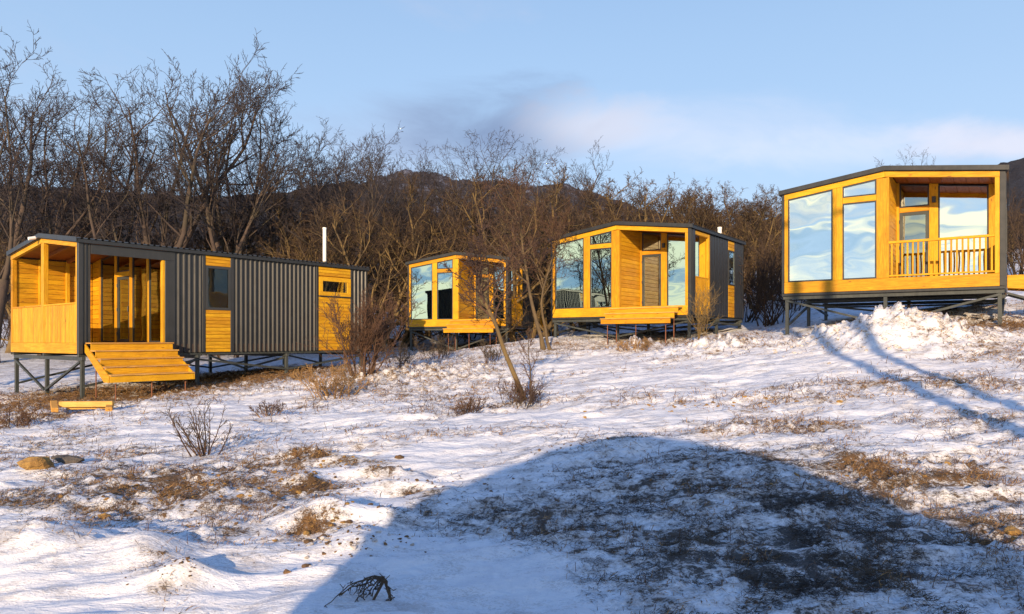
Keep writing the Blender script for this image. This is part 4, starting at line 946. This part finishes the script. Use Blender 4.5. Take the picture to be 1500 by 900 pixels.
# broken branch in the foreground: arching sprays with drooping tips
def branch():
    rng = random.Random(8); l0, l1, l2 = [], [], []
    ends = [(-.22, .02, -.02), (-.19, -.05, .03), (-.15, .05, .02), (-.11, -.06, -.01), (-.05, .03, -.02), (.06, -.02, -.02), (-.08, -.02, .04)]
    for ex, ey, ez in ends:
        p = (.02, 0, .10 + rng.uniform(-.01, .015)); n = 9
        for q in range(1, n + 1):
            f = q / n; z = .105 * (1 - f ** 2.2) + ez * f; w = (.02 + (ex - .02) * f + rng.gauss(0, .004), ey * f + rng.gauss(0, .004), z + rng.gauss(0, .004))
            l0.append((*p, *w, .0036 * (1.15 - .6*f), .0036 * (1.15 - .6*(f + 1/n))))
            if q > 1:
                for _ in range(1):
                    d = (rng.uniform(-.035, .03), rng.uniform(-.03, .03), rng.uniform(-.05, .012)); e = tuple(w[i] + d[i] for i in range(3)); l1.append((*w, *e, .0019, .0015))
                    for _ in range(2): l2.append((*e, *(e[i] + rng.uniform(-.02, .02) for i in range(3)), .002, .0012))
            p = w
    l0.append((.02, 0, .10, .06, .01, -.03, .006, .006)); l0.append((.02, 0, .10, -.05, -.03, -.03, .006, .005))
    return [l0, l1, l2]
single(branch(), 'broken_branch', 556, 878, 'dark broken branch arching over the shaded snow in the foreground', 'branch', BK_DK, BK_DK, split=1, names=('stem', 'twig_mass'), sc=1.5)

# ================================================================ dead grass, litter and rubble
def scatter_points(n, xr, dr, fn, seed):
    rng = np.random.default_rng(seed); P = np.zeros((0, 2))
    while len(P) < n:
        d = dr[0] * (dr[1] / dr[0]) ** rng.random(n * 3); tx = rng.uniform(*xr, n * 3); x = tx * d; k = rng.random(n * 3) < fn(x, d); P = np.r_[P, np.stack([x[k], d[k]], 1)]
    return P[:n]
def grass_stuff(name, n, seed, fn, mats, ln, wd, flat_, label, xr=(-.76, .76), dr=(3.6, 26)):
    rng = np.random.default_rng(seed + 100); P = scatter_points(n, xr, dr, fn, seed)
    # blades come in little clumps
    P = P + rng.normal(0, .02, P.shape); z = grid_z(P[:, 0], P[:, 1]); a = rng.uniform(0, 6.283, n); sc = np.sqrt(P[:, 1] / 7)
    L = rng.uniform(*ln, n) * np.clip(sc, .7, 1.6); wdt = rng.uniform(*wd, n) * np.clip(P[:, 1] / 7, .8, 2.2); el = rng.uniform(*flat_, n)
    dx, dy = np.cos(a) * np.cos(el), np.sin(a) * np.cos(el); dz = np.sin(el)
    B = np.stack([P[:, 0], P[:, 1], z - .005], 1); side = np.stack([-np.sin(a), np.cos(a), np.zeros(n)], 1) * wdt[:, None] / 2
    mid = B + np.stack([dx, dy, dz * 1.25], 1) * (L * .55)[:, None]; tip = B + np.stack([dx, dy, dz * .8], 1) * L[:, None] + rng.normal(0, .012, (n, 3))
    up = np.array([0, 0, 1.0]) * (wdt * .6)[:, None]
    V = np.stack([B - side, B + side, mid + side * .8 + up, mid - side * .8, tip, tip + up * .3], 1).reshape(-1, 3); i = (np.arange(n) * 6)[:, None]
    Q = np.concatenate([i + [0, 1, 2, 3], i + [3, 2, 5, 4]], 0)
    me = np_mesh(name, V, Q, mats); return tag(link(bpy.data.objects.new(name, me)), label, 'grass', kind='stuff')
def f_dark(x, d):
    c_, b = grid_cov(x, d); return np.clip((c_ - .25) * 1.2, 0.0, 1) ** 1.3 * np.clip(1.35 - b * 1.4, 0, 1) * (fbm(x * 2.4, d * 2.4, 4, 71) > .02)
def f_brown(x, d):
    c_, b = grid_cov(x, d); return np.clip((c_ - .25) * 1.2, 0.001, 1) ** 1.5 * np.clip(b * 1.6 - .3, 0.02, 1) * (fbm(x * 2.2, d * 2.2, 4, 75) > .0)
grass_stuff('matted_grass', 42000, 1, f_dark, BK_DK, (.03, .10), (.003, .006), (.02, .45), 'dark matted dead grass poking through the shaded snow', dr=(3.6, 15))
grass_stuff('dry_grass', 34000, 2, f_brown, BK_GR, (.03, .11), (.003, .007), (.05, .8), 'straw-coloured dry grass and litter showing through the sunlit snow')
grass_stuff('dead_stalks', 9000, 3, f_brown, BK_RED, (.06, .18), (.003, .006), (.2, 1.2), 'thin red-brown dead stalks on the sunlit snow')
def rock_mat(name, ca, cb):
    m, t = mat(name); oc = objc(t); n = t.noise(oc, 9, 6, .7); n2 = t.math('ADD', t.noise(oc, 34, 6, .7), t.math('MULTIPLY', n, 2.0))
    finish(t, principled(t, t.mix(t.mapr(t.noise(t.scalev(oc, (1, 1, 2.5)), 22, 6, .75, 1.0), .56, .68), t.mix(t.mapr(n, .35, .65), ca, cb), (.06, .04, .025)), .9, n2, 1.0, .02)); return m
RK_Y = rock_mat('ochre_rock', (.42, .25, .07), (.26, .14, .04)); RK_D = rock_mat('dark_rock', (.07, .06, .055), (.13, .11, .09)); RK_S = rock_mat('crusted_snow', (.74, .73, .75), (.50, .42, .34)); RK_B = rock_mat('brown_earth_clod', (.22, .12, .05), (.10, .06, .03))
import bmesh
def ico(sub, seed, amp, flat_=.7, elong=1.0, chop=0.0, cr=(.38, .72)):
    bm = bmesh.new(); bmesh.ops.create_icosphere(bm, subdivisions=sub, radius=1); V = np.array([v.co[:] for v in bm.verts]); Fq = np.array([[v.index for v in f.verts] for f in bm.faces]); bm.free()
    rng = np.random.default_rng(seed); disp = 0
    for k in range(1, 4):
        for _ in range(6): dirn = rng.normal(0, 1, 3); dirn /= np.linalg.norm(dirn); disp = disp + np.sin(V @ dirn * 2.2 * k + rng.uniform(0, 6)) * amp / (k * 2.2)
    for _ in range(11):
        dirn = rng.normal(0, 1, 3); dirn /= np.linalg.norm(dirn); cut = rng.uniform(*cr); t_ = V @ dirn; V = V - dirn * np.maximum(0, t_ - cut)[:, None] * chop
    V = V * (1 + disp)[:, None]; V[:, 0] *= elong; V[:, 2] *= flat_; return V, Fq
def rock(name, px, py, size, label, m, seed, elong, flat_, rz=0, sub=3):
    x, d = ground_at(px, py); V, Fq = ico(sub, seed, .22, flat_, elong, .95, (.48, .80)); V = V + np.random.default_rng(seed).normal(0, .03, V.shape); me = np_mesh(name, V * size, Fq, m, False)
    o = link(bpy.data.objects.new(name, me)); o.location = (x, d, gz(x, d) + size * flat_ * .35); o.rotation_euler = (0, .08, rz); return tag(o, label, 'rock')
rock('rock', 50, 692, .165, 'ochre rock lying on the snow near the left edge, left of the dark one', RK_Y, 13, 1.45, .8, .25)
rock('rock', 104, 681, .135, 'dark flat rock just right of the ochre rock', RK_D, 4, 1.7, .45, -.1)
rock('rock', 585, 674, .06, 'small brown clod alone on the snow left of the big shadow', RK_B, 9, 1.4, .6, .5)
rock('rock', 153, 757, .045, 'small ochre stone below the ochre rock', RK_Y, 5, 1.3, .7, .2)
rock('rock', 1480, 783, .055, 'ochre stone at the right edge of the photo', RK_Y, 6, 1.4, .7, .4); rock('rock', 1492, 799, .05, 'lower ochre stone at the right edge of the photo', RK_Y, 7, 1.2, .8, 1.4)
# lumps of crusted snow: ridges under the right cabin, and the mound before the distant cabin
def rubble(name, spec, seed, m, label):
    rng = np.random.default_rng(seed); protos = [ico(2, seed + q, .22, .62, 1.2, .9) for q in range(6)]; Vs, Qs, o = [], [], 0
    for (a, b, rx, ry, n, smin, smax) in spec:
        for i in range(n):
            x = a + rng.normal(0, rx * .5); y = b + rng.normal(0, ry * .5); s_ = smin + (smax - smin) * rng.random() ** 2.5; V, Q = protos[rng.integers(6)]; t_ = rng.uniform(0, 6.28); c_, n_ = math.cos(t_) * s_, math.sin(t_) * s_
            Vs.append(np.stack([V[:, 0]*c_ - V[:, 1]*n_ + x, V[:, 0]*n_ + V[:, 1]*c_ + y, V[:, 2]*s_ + gz(x, y) + s_*.12], 1)); Qs.append(Q + o); o += len(V)
    return tag(link(bpy.data.objects.new(name, np_mesh(name, np.concatenate(Vs), np.concatenate(Qs), m, False))), label, 'snow', kind='stuff')
M_ = MOUNDS
rubble('snow_lumps', [(M_[7][0], M_[7][1], 2.0, 1.3, 420, .010, .07), (M_[8][0], M_[8][1], 1.6, 1.2, 200, .010, .06), (M_[9][0], M_[9][1], 1.0, .9, 160, .012, .07), (M_[10][0], M_[10][1], 1.3, .8, 160, .01, .05), (M_[0][0], M_[0][1], 2.2, 1.3, 260, .01, .05), (M_[3][0], M_[3][1], .5, .35, 30, .01, .03)], 3, RK_S, 'lumps of crusted dirty snow heaped under the right cabin and on the small mounds')
rubble('earth_clods', [(*uvp, n, .005, mx * .8) for uvp, n, mx in [((M_[3][0], M_[3][1], .45, .35), 90, .028), ((M_[5][0], M_[5][1], .22, .18), 60, .018), ((M_[6][0], M_[6][1], .2, .16), 60, .018), ((M_[20][0], M_[20][1], .7, .2), 50, .035), ((M_[22][0], M_[22][1], .7, .2), 50, .03), ((M_[24][0], M_[24][1], .8, .25), 60, .035), ((M_[2][0], M_[2][1], 1.6, 1.1), 60, .05), ((*ground_at(1485, 790), .5, .3), 50, .04), ((*ground_at(230, 730), 1.2, .8), 160, .035), ((*ground_at(440, 700), .8, .5), 90, .035)]], 6, RK_B, 'brown clods of earth on the mounds and ridges')
rubble('ochre_gravel', [(*ground_at(250, 720), 1.3, .8, 120, .006, .04), (*ground_at(430, 705), .7, .5, 70, .006, .045), (*ground_at(500, 682), .8, .15, 60, .006, .03), (*ground_at(1290, 690), .8, .3, 40, .006, .03), (*ground_at(1060, 590), 2.0, .6, 60, .01, .05), (*ground_at(480, 770), .35, .25, 50, .005, .028)], 16, RK_Y, 'ochre stones strewn among the dead grass')

# ================================================================ low plank bench / trestle left lying in the snow
bx, by = ground_at(118, 606); tr = empty('wooden_trestle', (bx, by, gz(bx, by) + .05), R(8)); tag(tr, 'low yellow timber trestle lying on the snow before the long cabin porch', 'trestle')
MB().bar((-.40, 0, .14), (.62, .06, .13), .14, .12).build('beam', WPALE, tr, bevel=.01)
MB().bar((-.62, .22, .16), (-.34, -.34, .05), .13, .09).build('cross_piece', WPALE, tr, bevel=.01)
MB().bar((.48, .25, .12), (.64, -.22, .04), .13, .09).build('cross_piece', WPALE, tr, bevel=.01)
MB().bar((-.30, .10, .05), (.55, .16, .05), .07, .06).build('lower_bar', WPALE, tr, bevel=.008)

# render settings that suit the scene
scene.cycles.max_bounces = 6; scene.cycles.transparent_max_bounces = 12
